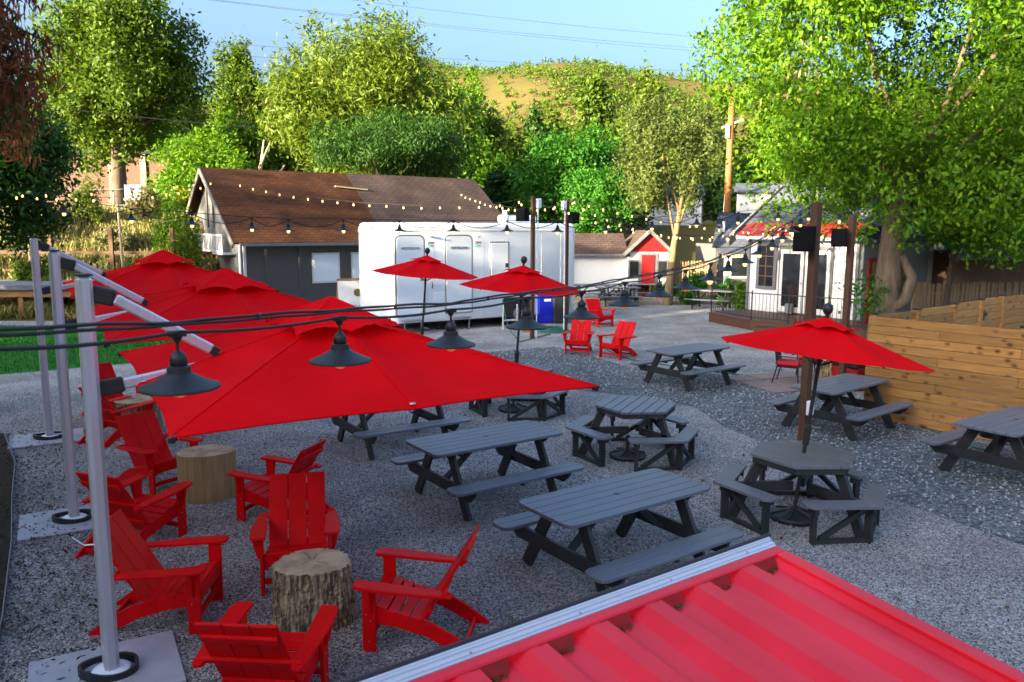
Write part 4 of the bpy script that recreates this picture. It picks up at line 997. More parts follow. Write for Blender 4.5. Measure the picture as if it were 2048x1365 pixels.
market(f2_, top2, R(5), 'red market umbrella in front of the twin posts and blue bin', 1.12)
b1 = at(846, 640, 17.2); top1 = at(855, 502, 17.2); d1 = top1 - b1; f1 = b1 - d1 * (b1.z / d1.z)
market(f1, top1, R(14), 'red market umbrella in front of the trailer restroom doors', 1.17)

# ================================================================== CANTILEVER UMBRELLAS
def cantilever(pb, cc, yaw, w, l, zc, rise, label, posth=2.92):
    """pb post base, cc canopy centre, local x points from the post to the canopy centre side"""
    t = thing('cantilever_umbrella', label, 'umbrella', (pb[0], pb[1], 0), 0, 'large red cantilever umbrellas in a row')
    C = Vector((cc[0] - pb[0], cc[1] - pb[1], 0)); ca, sa = math.cos(yaw), math.sin(yaw)
    def W(u, v, z): return (C.x + ca * u - sa * v, C.y + sa * u + ca * v, z)
    PZ = RZ(yaw + .1)
    MB().box((0, 0, posth / 2 + .02), (.10, .145, posth), rot=PZ, ch=.026).build('post', MT['alu'], t)
    MB().box((0, 0, posth + .026), (.102, .147, .012), rot=PZ, ch=.004).build('post_cap', MT['black'], t)
    MB().box(tuple(Vector((-.05, .02, .018))), (1.0, .82, .025), rot=RZ(YAW - .1), ch=.006).build('base_plate', MT['plate'], t)
    MB().lathe([(.13, .031), (.13, .06), (.10, .075), (.05, .08)], 18).build('collar', MT['white'], t)
    pts = [(-.03 + .20 * math.cos(a), .02 + .155 * math.sin(a), .055 + .012 * math.sin(2 * a)) for a in np.linspace(0, 2 * math.pi, 25)]
    mb = MB()
    for a, b in zip(pts, pts[1:]): mb.bar(a, b, .022, .062)
    mb.build('strap', MT['black'], t)
    mid = Vector(W(-w / 2, 0, zc)); hub = Vector(W(0, 0, zc + rise - .22)); out = Vector((mid.x, mid.y, 0)).normalized()
    # brackets
    bt = Vector((0, 0, posth - .08)) + out * .05; bl_ = Vector((0, 0, zc - .02)) + out * .05
    arm_end = mid.lerp(Vector(W(0, 0, zc + rise)), .36) + Vector((0, 0, .045))
    a0 = bt + out * .14 + Vector((0, 0, -.06))
    MB().bar(bt + Vector((0, 0, -.02)), a0, .05, .115, ch=.01).build('upper_bracket', MT['black'], t)
    MB().bar(a0, arm_end, .045, .075, ch=.012).build('upper_arm', MT['alu'], t)
    MB().bar(arm_end, arm_end + (arm_end - a0).normalized() * .05, .04, .065).build('arm_end', MT['black'], t)
    b0 = bl_ + out * .16 + Vector((0, 0, .03))
    MB().bar(bl_, b0, .05, .11, ch=.01).build('lower_bracket', MT['black'], t)
    MB().bar(b0, hub, .045, .075, ch=.012).build('lower_arm', MT['alu'], t)
    ck = Vector((0, 0, 1.02)); side = Vector((-out.y, out.x, 0)); 
    MB().tube([ck - out * .04, ck - out * .12, ck - out * .20 + side * .02 + Vector((0, 0, .06))], .007, 6).build('crank', MT['chrome'], t)
    # canopy: eight ribs
    per = 10; rings = 14
    ribs = [(w / 2, 0), (w / 2, l / 2), (0, l / 2), (-w / 2, l / 2), (-w / 2, 0), (-w / 2, -l / 2), (0, -l / 2), (w / 2, -l / 2)]
    def canopy(scale, zb, zt, sag, scal, name, wav=0, rings=rings, off=(0, 0), extra=0):
        mb = MB(); tot = 8 * per
        for i in range(rings + 1):
            u = i / rings
            for k in range(tot):
                a, b = Vector(ribs[k // per]), Vector(ribs[(k // per + 1) % 8]); fr = (k % per) / per; s_ = math.sin(math.pi * fr)
                q = a.lerp(b, fr) * scale * (1 - scal * s_ * u ** 2)
                z = zt + (zb - zt) * (u ** 1.04) - sag * s_ * math.sin(math.pi * u) + wav * s_ * u ** 3 + extra * math.sin(7 * fr * 3.1 + k) * u ** 4
                corner = 1.0 if (k % per == 0 and (k // per) % 2 == 1) else 0
                mb.v.append(W(q.x * u + off[0], q.y * u + off[1], z))
        for i in range(rings):
            for k in range(tot):
                a_, b_ = i * tot + k, i * tot + (k + 1) % tot; mb.f.append((a_, a_ + tot, b_ + tot, b_) if i else (a_, a_ + tot, b_ + tot, b_))
        return mb.build(name, MT['canvas'], t, True)
    canopy(1.0, zc, zc + rise - .04, .055, .035, 'canopy')
    for k_ in range(8):
        ln = []
        for i in range(rings + 1):
            u = i / rings; q = Vector(ribs[k_]) * u; ln.append(Vector(W(q.x, q.y, zc + rise - .04 + (zc - (zc + rise - .04)) * (u ** 1.04) + .001)))
        MB().tube(ln, .0042, 5).build('seam', MT['canvas'], t, True)
    hm = [Vector(W(*(Vector(ribs[k // per]).lerp(Vector(ribs[(k // per + 1) % 8]), (k % per) / per) * (1 - .035 * math.sin(math.pi * (k % per) / per))), zc - .004)) for k in range(8 * per)]
    MB().tube(hm + hm[:1], .006, 5).build('hem', MT['canvas'], t, True)
    canopy(.29, zc + rise - .115, zc + rise + .11, .02, .06, 'vent', wav=.04, rings=6, extra=.016)
    for (u, v) in ((w / 2, l / 2), (-w / 2, l / 2), (-w / 2, -l / 2), (w / 2, -l / 2)):
        p0, p1 = Vector(W(u * .06, v * .06, zc + rise - .12)), Vector(W(u * .99, v * .99, zc - .015))
        MB().bar(p0, p1, .022, .03).build('rib', MT['alu'], t)
        MB().bar(p1 - (p1 - p0).normalized() * .03, p1 + (p1 - p0).normalized() * .022, .032, .04, ch=.006).build('corner_cap', MT['black'], t)
    for (u, v) in ((w / 2, 0), (-w / 2, 0), (0, l / 2), (0, -l / 2)):
        p0, p1 = Vector(W(u * .06, v * .06, zc + rise - .12)), Vector(W(u * .97, v * .97, zc - .02))
        MB().bar(p0, p1, .022, .03).build('rib', MT['alu'], t)
    for (u, v) in ((-w / 2, 0), (0, -l / 2)):
        gq = Vector(W(u * .975, v * .975, zc + rise * .03 + .006)); MB().lathe([(.002, .004), (.008, .006), (.02, .004), (.022, 0)], 12, Matrix.Translation(gq)).build('grommet', MT['chrome'], t)
    return t
UY = .53
u1p = Vector((-2.93, 5.44)); u1c = Vector((-1.42, 6.225)); 
cantilever(u1p, u1c, UY, 2.82, 3.25, 2.17, .46, 'nearest red cantilever umbrella, its canopy over the front tables')
cantilever((-4.86, 8.48), (-4.86 + 1.50, 8.48 + .86), UY, 2.8, 3.55, 2.22, .46, 'middle red cantilever umbrella of the row of three', 2.98)
cantilever((-7.09, 11.88), (-7.09 + 1.50, 11.88 + .95), UY, 2.8, 3.25, 2.30, .48, 'farthest red cantilever umbrella of the row of three', 3.06)

# ================================================================== ADIRONDACK CHAIRS
def make_adirondack():
    t = thing('adirondack_chair', '', 'chair', (0, 0, 0), 0, 'red wooden garden chairs')
    m = MT['red']
    # facing +X
    for s_ in (-1, 1):
        MB().box((.40, s_ * .295, .265), (.105, .03, .53), ch=.004).build('front_leg', m, t)
        sp = [(.40, .37), (.43, .34), (.42, .23), (.20, .205), (-.05, .14), (-.28, .02), (-.30, 0), (-.46, 0), (-.44, .03), (-.25, .165), (-.10, .245), (.08, .275), (.25, .325)]
        MB().prism(sp, s_ * .262 - .014, s_ * .262 + .014, XZ).build('side_rail', m, t)
        ap = [(.50, s_ * .375), (.51, s_ * .36), (.51, s_ * .262), (.50, s_ * .250), (.10, s_ * .262), (-.24, s_ * .285), (-.26, s_ * .30), (-.26, s_ * .345), (-.24, s_ * .36), (.0, s_ * .385), (.25, s_ * .40), (.42, s_ * .395)]
        if s_ > 0: ap = ap[::-1]
        T = Matrix.Translation((.40, 0, .548)) @ Matrix.Rotation(R(3.5), 4, 'Y') @ Matrix.Translation((-.40, 0, 0))
        T = Matrix.Translation((.40, 0, .548)) @ Matrix.Rotation(R(-3.5), 4, 'Y') @ Matrix.Translation((-.40, 0, 0))
        o = MB().prism(ap, -.014, .014, T).build('armrest', m, t)
        bv = o.modifiers.new('edge', 'BEVEL'); bv.width = .006; bv.segments = 2; bv.limit_method = 'ANGLE'; bv.angle_limit = R(50)
        br = [(s_ * .312, .53), (s_ * .375, .53), (s_ * .365, .46), (s_ * .330, .33), (s_ * .312, .33)]
        if s_ < 0: br = br[::-1]
        MB().prism(br, .375, .405, YZ).build('arm_bracket', m, t)
    seat = [(.405, .352, 1.2), (.318, .332, .22), (.228, .305, .25), (.138, .278, .16), (.048, .258, .12)]
    MB().box((.437, 0, .315), (.024, .50, .10), ch=.004).build('front_apron', m, t)
    for i, (x, z, _) in enumerate(seat):
        a = math.atan2(.024, .09) if i < 4 else .15
        MB().box((x - .01, 0, z + .016), (.082, .545, .020), rot=RY(-a), ch=.004).build('seat_slat', m, t)
    b0, b1 = Vector((.0, 0, .255)), Vector((-.375, 0, .865)); ax = (b1 - b0).normalized()
    for y in (-.178, 0, .178):
        MB().bar(b0 + Vector((0, y, 0)) - ax * .10, b1 + Vector((0, y, 0)), .170, .022, up=(.9, 0, .45), ch=.004).build('back_slat', m, t)
    nrm = Vector((-ax.z, 0, ax.x)) * -1
    if nrm.x > 0: nrm = -nrm
    for f, hw, hh in ((.45, .345, .05), (.82, .245, .065), (.08, .245, .06)):
        p_ = b0.lerp(b1, f) + nrm * .026
        MB().bar(p_ + Vector((0, -hw, 0)), p_ + Vector((0, hw, 0)), .026, hh, up=ax, ch=.004).build('back_rail', m, t)
    MB().box((.40, 0, .115), (.030, .56, .045), ch=.004).build('front_stretcher', m, t)
    MB().bar((-.34, -.25, .045), (-.34, .25, .045), .026, .045, ch=.004).build('rear_stretcher', m, t)
    sm = MB().lathe([(.001, 0), (.006, 0), (.005, .003), (.001, .004)], 6, Matrix.Rotation(R(90), 4, 'X')).mesh('screw', MT['chrome'])
    for s_ in (-1, 1):
        for (x, z) in ((.385, .36), (.42, .31), (.385, .26), (.40, .09)):
            o = link('screw', sm, t); o.location = (x, s_ * .311, z); o.rotation_euler = (0, 0, 0 if s_ < 0 else math.pi)
    return t
ad = make_adirondack()
def chair_at(foot, ang, label, local=(.40, -.295), z=0.0, first=[True]):
    """foot: ground point of the front leg that stands at `local`"""
    a = R(ang); lx, ly = local; ox = foot[0] - (math.cos(a) * lx - math.sin(a) * ly); oy = foot[1] - (math.sin(a) * lx + math.cos(a) * ly)
    if first[0]: o = ad; o.location = (ox, oy, z); o.rotation_euler = (0, 0, a); o['label'] = label; first[0] = False
    else: o = dup(ad, (ox, oy, z), a, label)
    return o
FRr, FLf = (.40, -.295), (.40, .295)
chair_at(gp(392, 1268), 4, 'red garden chair nearest the front aluminium post, facing the front log table')
chair_at(gp(650, 1372), 86, 'red garden chair at the bottom edge seen from behind its back', FRr)
chair_at(gp(527, 1188), -77, 'red garden chair facing the viewer behind the front log table', FRr)
chair_at(gp(740, 1303), 173, 'red garden chair in side view between the front log table and container roof', FLf)
chair_at(gp(483, 1042), 163, 'red garden chair turned left, partly hidden by the one facing the viewer', FLf)
chair_at(gp(366, 1071), 70, 'red garden chair seen from behind between the two front aluminium posts', FRr)
chair_at(gp(306, 990), -33, 'red garden chair left of the second log table under the canopy corner', FRr)
c8 = gp(232, 880); chair_at((c8.x, c8.y), 62, 'red garden chair seen from behind just right of the middle post', (0, 0))
chair_at(gp(212, 845), -35, 'red garden chair beside the farthest log table near the lawn', FRr)
chair_at(gp(1131, 709), -104, 'left red garden chair of the pair standing in front of the bins', FRr)
chair_at(gp(1201, 715), -130, 'right red garden chair of the pair facing the yard', FRr)
chair_at((2.85, 26.3), -60, 'red garden chair tucked against the right end of the trailer', (0, 0))

# ================================================================== LOG TABLES
def log_table(p, r0, r1, h, label, seed, stripped=None):
    g_ = random.Random(seed); t = thing('log_table', label, 'log table', (p[0], p[1], 0), g_.uniform(0, 3), 'upright log sections used as side tables')
    n, rows = 96, 26; mb = MB(); ph_ = [g_.uniform(0, 6.28) for _ in range(6)]
    ridge = np.random.default_rng(seed)
    rid = ridge.uniform(-1, 1, (rows + 1, n)); 
    base_r = ridge.uniform(-1, 1, n)
    for i in range(rows + 1):
        u = i / rows
        for k in range(n):
            a = 2 * math.pi * k / n + .12 * u * math.sin(ph_[0])
            r = r1 + (r0 - r1) * (1 - u) ** 2 + .012 * math.sin(2 * a + ph_[1]) + .008 * math.sin(3 * a + ph_[2] + u)
            if not (stripped and stripped[0] < k < stripped[1]): r += .014 * base_r[(k + int(2 * math.sin(u * 9 + k * .3))) % n] + .006 * rid[i, k]
            else: r -= .012
            mb.v.append((r * math.cos(a), r * math.sin(a), h * u + (.012 * math.sin(a + ph_[3]) * (u))))
    for i in range(rows):
        for k in range(n):
            a_, b_ = i * n + k, i * n + (k + 1) % n; mb.f.append((a_, b_, b_ + n, a_ + n))
    o = mb.build('bark', MT['bark'], t, False)
    o.data.materials.append(MT['barebark'])
    if stripped:
        for i in range(rows):
            for k in range(n):
                if stripped[0] <= k <= stripped[1]: o.data.polygons[i * n + k].material_index = 1
    tp = MB(); top = [mb.v[rows * n + k] for k in range(n)]
    tp.add([(v[0] * .965, v[1] * .965, v[2] + .004) for v in top] + [(v[0] * 1.0, v[1] * 1.0, v[2] - .006) for v in top], [tuple(range(n))] + [(n + k, n + (k + 1) % n, (k + 1) % n, k) for k in range(n)])
    tp.build('cut_face', MT['wood_rings'], t)
    mb2 = MB()
    for k in range(5):
        a = g_.uniform(0, 6.28); L = g_.uniform(.08, .17); c0 = Vector((.04 * math.cos(a), .04 * math.sin(a), h + .0055)); c1 = c0 + Vector((L * math.cos(a), L * math.sin(a), 0))
        mb2.bar(c0, c0.lerp(c1, .5) + Vector((.01, -.008, 0)), .004, .002); mb2.bar(c0.lerp(c1, .5) + Vector((.01, -.008, 0)), c1, .003, .002)
    mb2.build('cracks', MT['post'], t)
    return t
def ring_mat():
    m = bpy.data.materials.new('cut_log_face'); m.use_nodes = True; n = m.node_tree.nodes; l = m.node_tree.links; p = n['Principled BSDF']; p.inputs['Roughness'].default_value = .8
    tc = n.new('ShaderNodeTexCoord'); w = n.new('ShaderNodeTexWave'); w.wave_type = 'RINGS'; w.rings_direction = 'Z'; w.inputs['Scale'].default_value = 16; w.inputs['Distortion'].default_value = 3.5; w.inputs['Detail'].default_value = 3
    l.new(tc.outputs['Object'], w.inputs[0]); cr = n.new('ShaderNodeValToRGB'); cr.color_ramp.elements[0].color = (.48, .38, .23, 1); cr.color_ramp.elements[1].color = (.62, .52, .36, 1); l.new(w.outputs[0], cr.inputs[0])
    ns = n.new('ShaderNodeTexNoise'); ns.inputs['Scale'].default_value = 5; ns.inputs['Detail'].default_value = 5; l.new(tc.outputs['Object'], ns.inputs[0])
    c2 = n.new('ShaderNodeValToRGB'); c2.color_ramp.elements[0].position = .35; c2.color_ramp.elements[0].color = (.55, .50, .42, 1); c2.color_ramp.elements[1].position = .62; c2.color_ramp.elements[1].color = (1.1, 1.08, 1.05, 1); l.new(ns.outputs[0], c2.inputs[0])
    mx = n.new('ShaderNodeMix'); mx.data_type = 'RGBA'; mx.blend_type = 'MULTIPLY'; mx.inputs[0].default_value = .8; l.new(cr.outputs[0], mx.inputs[6]); l.new(c2.outputs[0], mx.inputs[7]); l.new(mx.outputs[2], p.inputs['Base Color'])
    return m
MT['wood_rings'] = ring_mat()
s1 = gp(622, 1235); log_table((-1.66, 6.33), .335, .305, .50, 'front log table with deep rough bark among the red chairs', 3)
log_table((-3.72, 9.40), .35, .34, .56, 'second log table with its bark stripped off facing the viewer', 5, (0, 95))
log_table((-5.95, 12.4), .34, .33, .54, 'farthest log table with dark bark near the lawn', 8)
log_table((6.72, 16.6), .20, .19, .50, 'small log stump beside the red fire table', 9)

# ================================================================== SMALL THINGS
ch = thing('patio_chair', 'black metal patio chair with red seat cushion on the flagstones', 'chair', (5.85, 16.55, 0), R(-30))
for sx in (-1, 1):
    MB().tube([(.24, sx * .24, 0), (.22, sx * .24, .3), (.24, sx * .24, .60), (-.18, sx * .26, .62)], .014, 8).build('front_leg', MT['black'], ch)
    MB().tube([(-.30, sx * .24, 0), (-.20, sx * .23, .40), (-.30, sx * .22, .98)], .014, 8).build('rear_leg', MT['black'], ch)
MB().box((-.26, 0, .74), (.02, .42, .48), rot=RY(R(-10))).build('backrest', MT['fabric_black'], ch)
MB().box((.0, 0, .45), (.50, .48, .10), ch=.04).build('cushion', MT['cushion'], ch)
MB().box((.0, 0, .385), (.46, .46, .02)).build('seat_frame', MT['black'], ch)
MB().tube([(-.2, .25, .42), (-.22, .27, .30), (-.2, .28, .22)], .008, 5).build('cushion_tie', MT['cushion'], ch)
c2_ = thing('patio_chair', 'black metal patio chair with red cushion hidden behind the umbrella', 'chair', (6.6, 17.2, 0), R(200))
for ch_ in kids(ch): 
    q = ch_.copy(); col.objects.link(q); q.parent = c2_
fp = thing('fire_table', 'red sided fire table filled with lava rock against the fence', 'fire table', (7.25, 16.35, 0), R(20))
MB().box((0, 0, .22), (1.0, .9, .44), ch=.01).build('side_panel', MT['redpaint'], fp)
MB().box((0, 0, .52), (1.06, .96, .10), ch=.01).build('rim', MT['black'], fp)
MB().box((0, -.485, .45), (1.02, .02, .05)).build('red_band', MT['redpaint'], fp)
g_ = np.random.default_rng(4); P = np.stack([g_.uniform(-.45, .45, 300), g_.uniform(-.4, .4, 300)], 1)
oc = stones('lava_rock', P, .05, .09, MT['brick'], 6); oc.parent = fp; oc.location = (0, 0, .57)
# bins
def wheelie(p, yaw, m, label, name):
    t = thing(name, label, 'bin', (p.x, p.y, 0), yaw)
    mb = MB(); b0, b1 = .24, .29
    mb.add([(-b0, -b0, .04), (b0, -b0, .04), (b0, b0, .04), (-b0, b0, .04), (-b1, -b1 - .02, .98), (b1, -b1 - .02, .98), (b1, b1 + .04, .98), (-b1, b1 + .04, .98)],
           [(3, 2, 1, 0), (4, 5, 6, 7), (0, 1, 5, 4), (1, 2, 6, 5), (2, 3, 7, 6), (3, 0, 4, 7)]); mb.build('tub', MT[m], t)
    MB().box((0, .01, 1.01), (.64, .70, .06), ch=.02).build('lid', MT[m], t)
    for s_ in (-1, 1): MB().lathe([(.01, -.03), (.11, -.03), (.11, .03), (.01, .03)], 14, Matrix.Translation((s_ * .27, .25, .11)) @ Matrix.Rotation(R(90), 4, 'Y')).build('wheel', MT['rubber'], t)
    return t
bb_ = wheelie(gp(1088, 646), R(20), 'blue', 'blue recycling bin between the twin posts in front of the trailer', 'recycling_bin')
MB().box((0, -.295, .82), (.24, .01, .12)).build('label_sticker', MT['whitep'], bb_)
wheelie(gp(1117, 646), R(20), 'bingrey', 'dark grey waste bin right of the blue recycling bin', 'waste_bin')
# hoses
def hose(name, pts, label, r=.014):
    mb = MB(); mb.tube(pts, r, 6); return tag(mb.build(name, MT['green'], None, True), label, 'hose')
c0 = gp(1108, 664); pts = []
for i in range(150):
    a = i * .22; rr = .42 - .0012 * i + .02 * math.sin(a * 3.1); pts.append((c0.x + rr * 1.2 * math.cos(a), c0.y + rr * math.sin(a), .02 + .0009 * i))
hose('garden_hose', pts, 'green garden hose coiled on the gravel behind the left red chair', .016)
hp = [gp(*q) for q in ((1190, 690), (1260, 722), (1380, 738), (1500, 755), (1640, 785), (1745, 812), (1860, 862), (2000, 915))]
pts = []
for a, b in zip(hp, hp[1:]):
    for k in range(6): q = a.lerp(b, k / 6); pts.append((q.x + .05 * math.sin(q.y * 3), q.y, .02))
hose('garden_hose', pts, 'green garden hose laid along the edge of the coarse gravel', .016)
hose('garden_hose', [at(1005, 600, 25.6), at(1012, 640, 25.0), at(1022, 664, 24.4), gp(1040, 684, .02), gp(1100, 668, .02)], 'green garden hose hanging from the standpipe by the trailer wheel', .016)
sp_ = thing('standpipe', 'white water standpipe beside the trailer wheel', 'standpipe', gp(1006, 660))
MB().tube([(0, 0, 0), (0, 0, .85)], .022, 8).tube([(.45, .2, 0), (.45, .2, .8)], .022, 8).build('pipe', MT['whitep'], sp_)
MB().bar((0, 0, .3), (.45, .2, .3), .03, .05).build('crossbar', MT['whitep'], sp_)
MB().tube([(0, 0, .8), (0, -.12, .82)], .02, 6).build('tap', MT['chrome'], sp_)
hs_ = thing('sanitizer_stand', 'thin black dispenser stand with white bottle by the restroom door', 'stand', gp(882, 658))
MB().lathe([(.18, 0), (.18, .02), (.03, .04)], 14).build('foot', MT['black'], hs_)
MB().tube([(0, 0, .02), (0, 0, 1.1)], .02, 8).build('stem', MT['black'], hs_)
MB().box((0, 0, 1.15), (.12, .10, .2), ch=.01).build('holder', MT['bingrey'], hs_)
MB().tube([(0, -.03, 1.22), (0, -.03, 1.52)], .05, 10).build('bottle', MT['white'], hs_)
# A-board
ab = thing('sandwich_board', 'white sandwich board with timber frame leaning beside the trailer', 'sign', at(706, 640, 27.0) * 1, R(20))
ab.location.z = 0
MB().box((0, 0, .78), (.95, .03, 1.25), rot=RX(R(-12))).build('panel', MT['whitep'], ab)
for x, tilt in ((-.52, 7), (.52, -7)): MB().box((x, -.0, .72), (.07, .05, 1.5), rot=RX(R(-12)) @ RY(R(tilt))).build('frame_leg', MT['timber'], ab)
MB().box((0, .15, 1.44), (.98, .05, .07), rot=RX(R(-12))).build('frame_top', MT['timber'], ab)
font('& COL', .20, MT['ink'], ab, (.12, -.075, .50), (R(78), 0, 0))
mb = MB(); mb.lathe([(.001, 0), (.13, 0), (.13, .008), (.001, .008)], 18, Matrix.Translation((.18, .025, 1.0)) @ Matrix.Rotation(R(78), 4, 'X')); mb.build('emblem', MT['olive'], ab)

# ================================================================== CONTAINER ROOF
cor = gp(1553, 1093, 2.40); fr = E1; rb = -E2
tilt = -.115
ct = thing('shipping_container', 'red corrugated steel container roof with aluminium gutter at the bottom right', 'container', cor, YAW + .008)
# local: x along front edge (negative to the left), y negative = towards the camera
SL = lambda y: y * .115   # falls towards the viewer
Wd = .74; Ln = 4.6
def rb_box(c, d, name, m, ch=.004, bevel=True):
    T = RX(math.atan(.115)); v = T @ Vector(c); return MB().box(tuple(v), d, rot=T, ch=ch).build(name, MT[m], ct)
MT['container'] = mat('container_red_paint', (0.62, 0.008, 0.018), (0.84, 0.020, 0.040), 3.0, rough=0.38, spec=0.30, coat=0.0, bump=0.05, bscale=9)
RXt = RX(math.atan(.115)).to_4x4()
prof = [(-.036, -.002), (-.066, -.019)]; x = -.085; dpt = .019; PIT = .176
while x > -Ln:
    prof += [(x - .048, -dpt), (x - .060, 0.0), (x - .108, 0.0), (x - .152, -dpt)]
    x -= PIT
mb = MB(); y0, y1 = -.030, -Wd
ny_ = 10
g_ = random.Random(2)
for j in range(ny_ + 1):
    for (px_, pz) in prof:
        dent = .012 * math.exp(-((px_ + 1.35) ** 2 + ((y0 + (y1 - y0) * j / ny_) + .42) ** 2) / .006)
        mb.v.append(tuple(RXt @ Vector((px_, y0 + (y1 - y0) * j / ny_, pz - .002 - dent))))
k = len(prof)
for j in range(ny_):
    for i in range(k - 1): mb.f.append((j * k + i, (j + 1) * k + i, (j + 1) * k + i + 1, j * k + i + 1))
mb.build('roof_sheet', MT['container'], ct)
rb_box((-Ln / 2, -.0155, -.022), (Ln, .031, .05), 'front_rail', 'container')
rb_box((-.022, -Wd / 2 - .016, -.020), (.044, Wd - .03, .05), 'end_rail', 'container')
rb_box((-Ln / 2, -Wd - .03, .005), (Ln + .1, .075, .07), 'rear_rail', 'container', ch=.02)
T = RXt; MB().lathe([(.001, 0), (.016, 0), (.016, .016), (.009, .03), (.001, .032)], 10, T @ Matrix.Translation((-.05, -Wd + .035, .017))).build('bolt', MT['container'], ct)
# aluminium gutter: ribbed channel in front of the rail
gpz = [(.001, -.02), (.001, .002), (.006, .004), (.007, .007), (.011, .008), (.0125, .006), (.017, .008), (.0185, .012), (.023, .013), (.0245, .016), (.028, .017), (.029, -.03)]
MB().prism(gpz, -Ln, .0, T @ YZ).build('gutter', mat('pale_aluminium_channel', (0.62, 0.64, 0.68), (0.52, 0.54, 0.58), 3, (.4, 12, 12), rough=.34, metal=.35), ct)
MB().tube([T @ Vector((-Ln, .0375, .012)), T @ Vector((.012, .0375, .012))], .0082, 10).build('edge_tube', mat('dark_brown_seal', (.025, .012, .012), rough=.5), ct)
for k_ in range(13):
    MB().tube([T @ Vector((-.12 - k_ * .3, .009, .006)), T @ Vector((-.12 - k_ * .3, .009, .0105))], .0028, 6).build('rivet', MT['chrome'], ct)
# container walls beneath
MB().box((-Ln / 2, -.06, -1.25), (Ln, .05, 2.35)).build('side_wall', MT['container'], ct)
MB().box((-.06, -Wd / 2 - .05, -1.27), (.05, Wd - .06, 2.28)).build('end_wall', MT['container'], ct)
# leaf litter and end plates in the valley ends
g2 = np.random.default_rng(8); Pp = []
x = -.066; MT['rust'] = mat('rusty_red_plate', (.58, .016, .018), (.40, .03, .022), 30, rough=.8)
while x > -Ln:
    MB().add([tuple(RXt @ Vector(q)) for q in ((x + .012, -.0325, -.001), (x - .082, -.0325, -.001), (x - .064, -.062, -.0192), (x - .006, -.062, -.0192))], [(0, 1, 2, 3), (3, 2, 1, 0)]).build('end_plate', MT['rust'], ct)
    for _ in range(34):
        u = g2.uniform(0, 1); Pp.append(RXt @ Vector((x - .008 - .058 * u, -.058 - abs(g2.normal(0, .006)), -.0185 + g2.uniform(0, .005))))
    x -= PIT if x < -.1 else (.019 + PIT)
Pp = np.array([tuple(p_) for p_ in Pp]); n = len(Pp)
V, F = leaf_quads(Pp, unit(g2.normal(size=(n, 3)) + np.array([0, 0, .6])), .014, .004, 0, g2)
o = struct('leaf_litter', raw_mesh('leaf_litter', V, F, MT['dead']), kind='stuff'); o.parent = ct

# ================================================================== LIGHT STRINGS
def pend(p, s, label, group, near, tilt=0.):
    """pendant lamp: p is the centre of the shade rim"""
    t = thing('pendant_lamp', label, 'lamp', p, 0, group)
    D = .17 * s; r = D / 2
    seg = 28 if near else 14
    MB().lathe([(r * .98, -.003), (r, 0), (r * .99, .004), (r * .70, .014), (r * .45, .027), (r * .30, .036), (r * .29, .050), (r * .22, .053), (r * .20, .050), (r * .26, .030), (r * .45, .020), (r * .72, .008)], seg).build('shade', MT['shade'], t, True).modifiers.new('s', 'EDGE_SPLIT').split_angle = R(40)
    MB().lathe([(.018 * s, .048), (.018 * s, .070), (.016 * s, .078), (.008 * s, .086), (.005 * s, .088)], 14).build('socket', MT['shade'], t, True)
    MB().tube([(0, 0, .086), (0, 0, .112)], .004, 8).tube([(0, 0, .108), (0, 0, .122)], [.007, .013], 8).bar((-.018, -.010, .128), (.018, .010, .128), .012, .014).build('stem', MT['cable'], t)
    if near:
        b = MB().lathe([(.004, -.024), (.014, -.020), (.022, -.007), (.022, .010), (.014, .026), (.012, .05)], 14).build('bulb', MT['bulbnear'], t, True)
        MB().lathe([(.001, -.017), (.005, -.015), (.005, .002), (.001, .008)], 8).build('filament', MT['hot'], b, True)
    else:
        MB().lathe([(.006, -.036), (.016, -.031), (.021, -.016), (.020, .0), (.014, .02)], 10).build('bulb', MT['bulb'], t, True)
    return t
NTH = ['first', 'second', 'third', 'fourth', 'fifth', 'sixth', 'seventh', 'eighth', 'ninth', 'tenth', 'eleventh', 'twelfth', 'thirteenth', 'fourteenth', 'fifteenth', 'sixteenth', 'seventeenth', 'eighteenth', 'nineteenth']
S1 = [(360, 775), (681, 722), (902, 690), (1053, 655), (1163, 635), (1249, 610), (1318, 592), (1370, 577), (1420, 560), (1456, 542), (1490, 526), (1519, 509), (1544, 494.5), (1565, 479), (1584, 465), (1601, 449), (1617, 436)]
A0 = at(360, 775, 1.85); B0 = at(1617, 436, 11.2)
tops = []
for i, (px_, py_) in enumerate(S1):
    # depth where the strand's ground line meets this lamp
    best = min((abs(at(px_, py_, A0.y + (B0.y - A0.y) * k / 2000).x - (A0.x + (B0.x - A0.x) * k / 2000)), k) for k in range(-20, 2030))[1]
    q = at(px_, py_, A0.y + (B0.y - A0.y) * best / 2000)
    lb = ('black pendant lamp nearest the viewer at the left end of the near string' if i == 0 else
          'black pendant lamp at the very top of the near string beside the tall post' if i == 16 else
          f'black pendant lamp, {NTH[i]} from the left on the near rising string')
    pend(q, 1.08, lb, 'black pendant lamps on the near string', i < 8)
    tops.append(q + Vector((0, 0, .131)))
cb = thing('light_cable', 'thick black light cables crossing the yard in front of the red canopies', 'cable', (0, 0, 0))
left = at(-160, 700, 1.15); left2 = at(-160, 672, 1.15)
R1t = Vector((PR1.x - .08, PR1.y - .05, hR1 - .05))
lamp_line = []
P0 = [left] + tops + [R1t]
for a, b in zip(P0, P0[1:]):
    sg = .05 * min(1, (b - a).length)
    for k in range(8): u = k / 8; q = a.lerp(b, u); q.z -= sg * .35 * math.sin(math.pi * u); lamp_line.append(q)
lamp_line.append(R1t)
MB().tube(lamp_line, .0042, 8).build('lamp_wire', MT['cable'], cb, True)
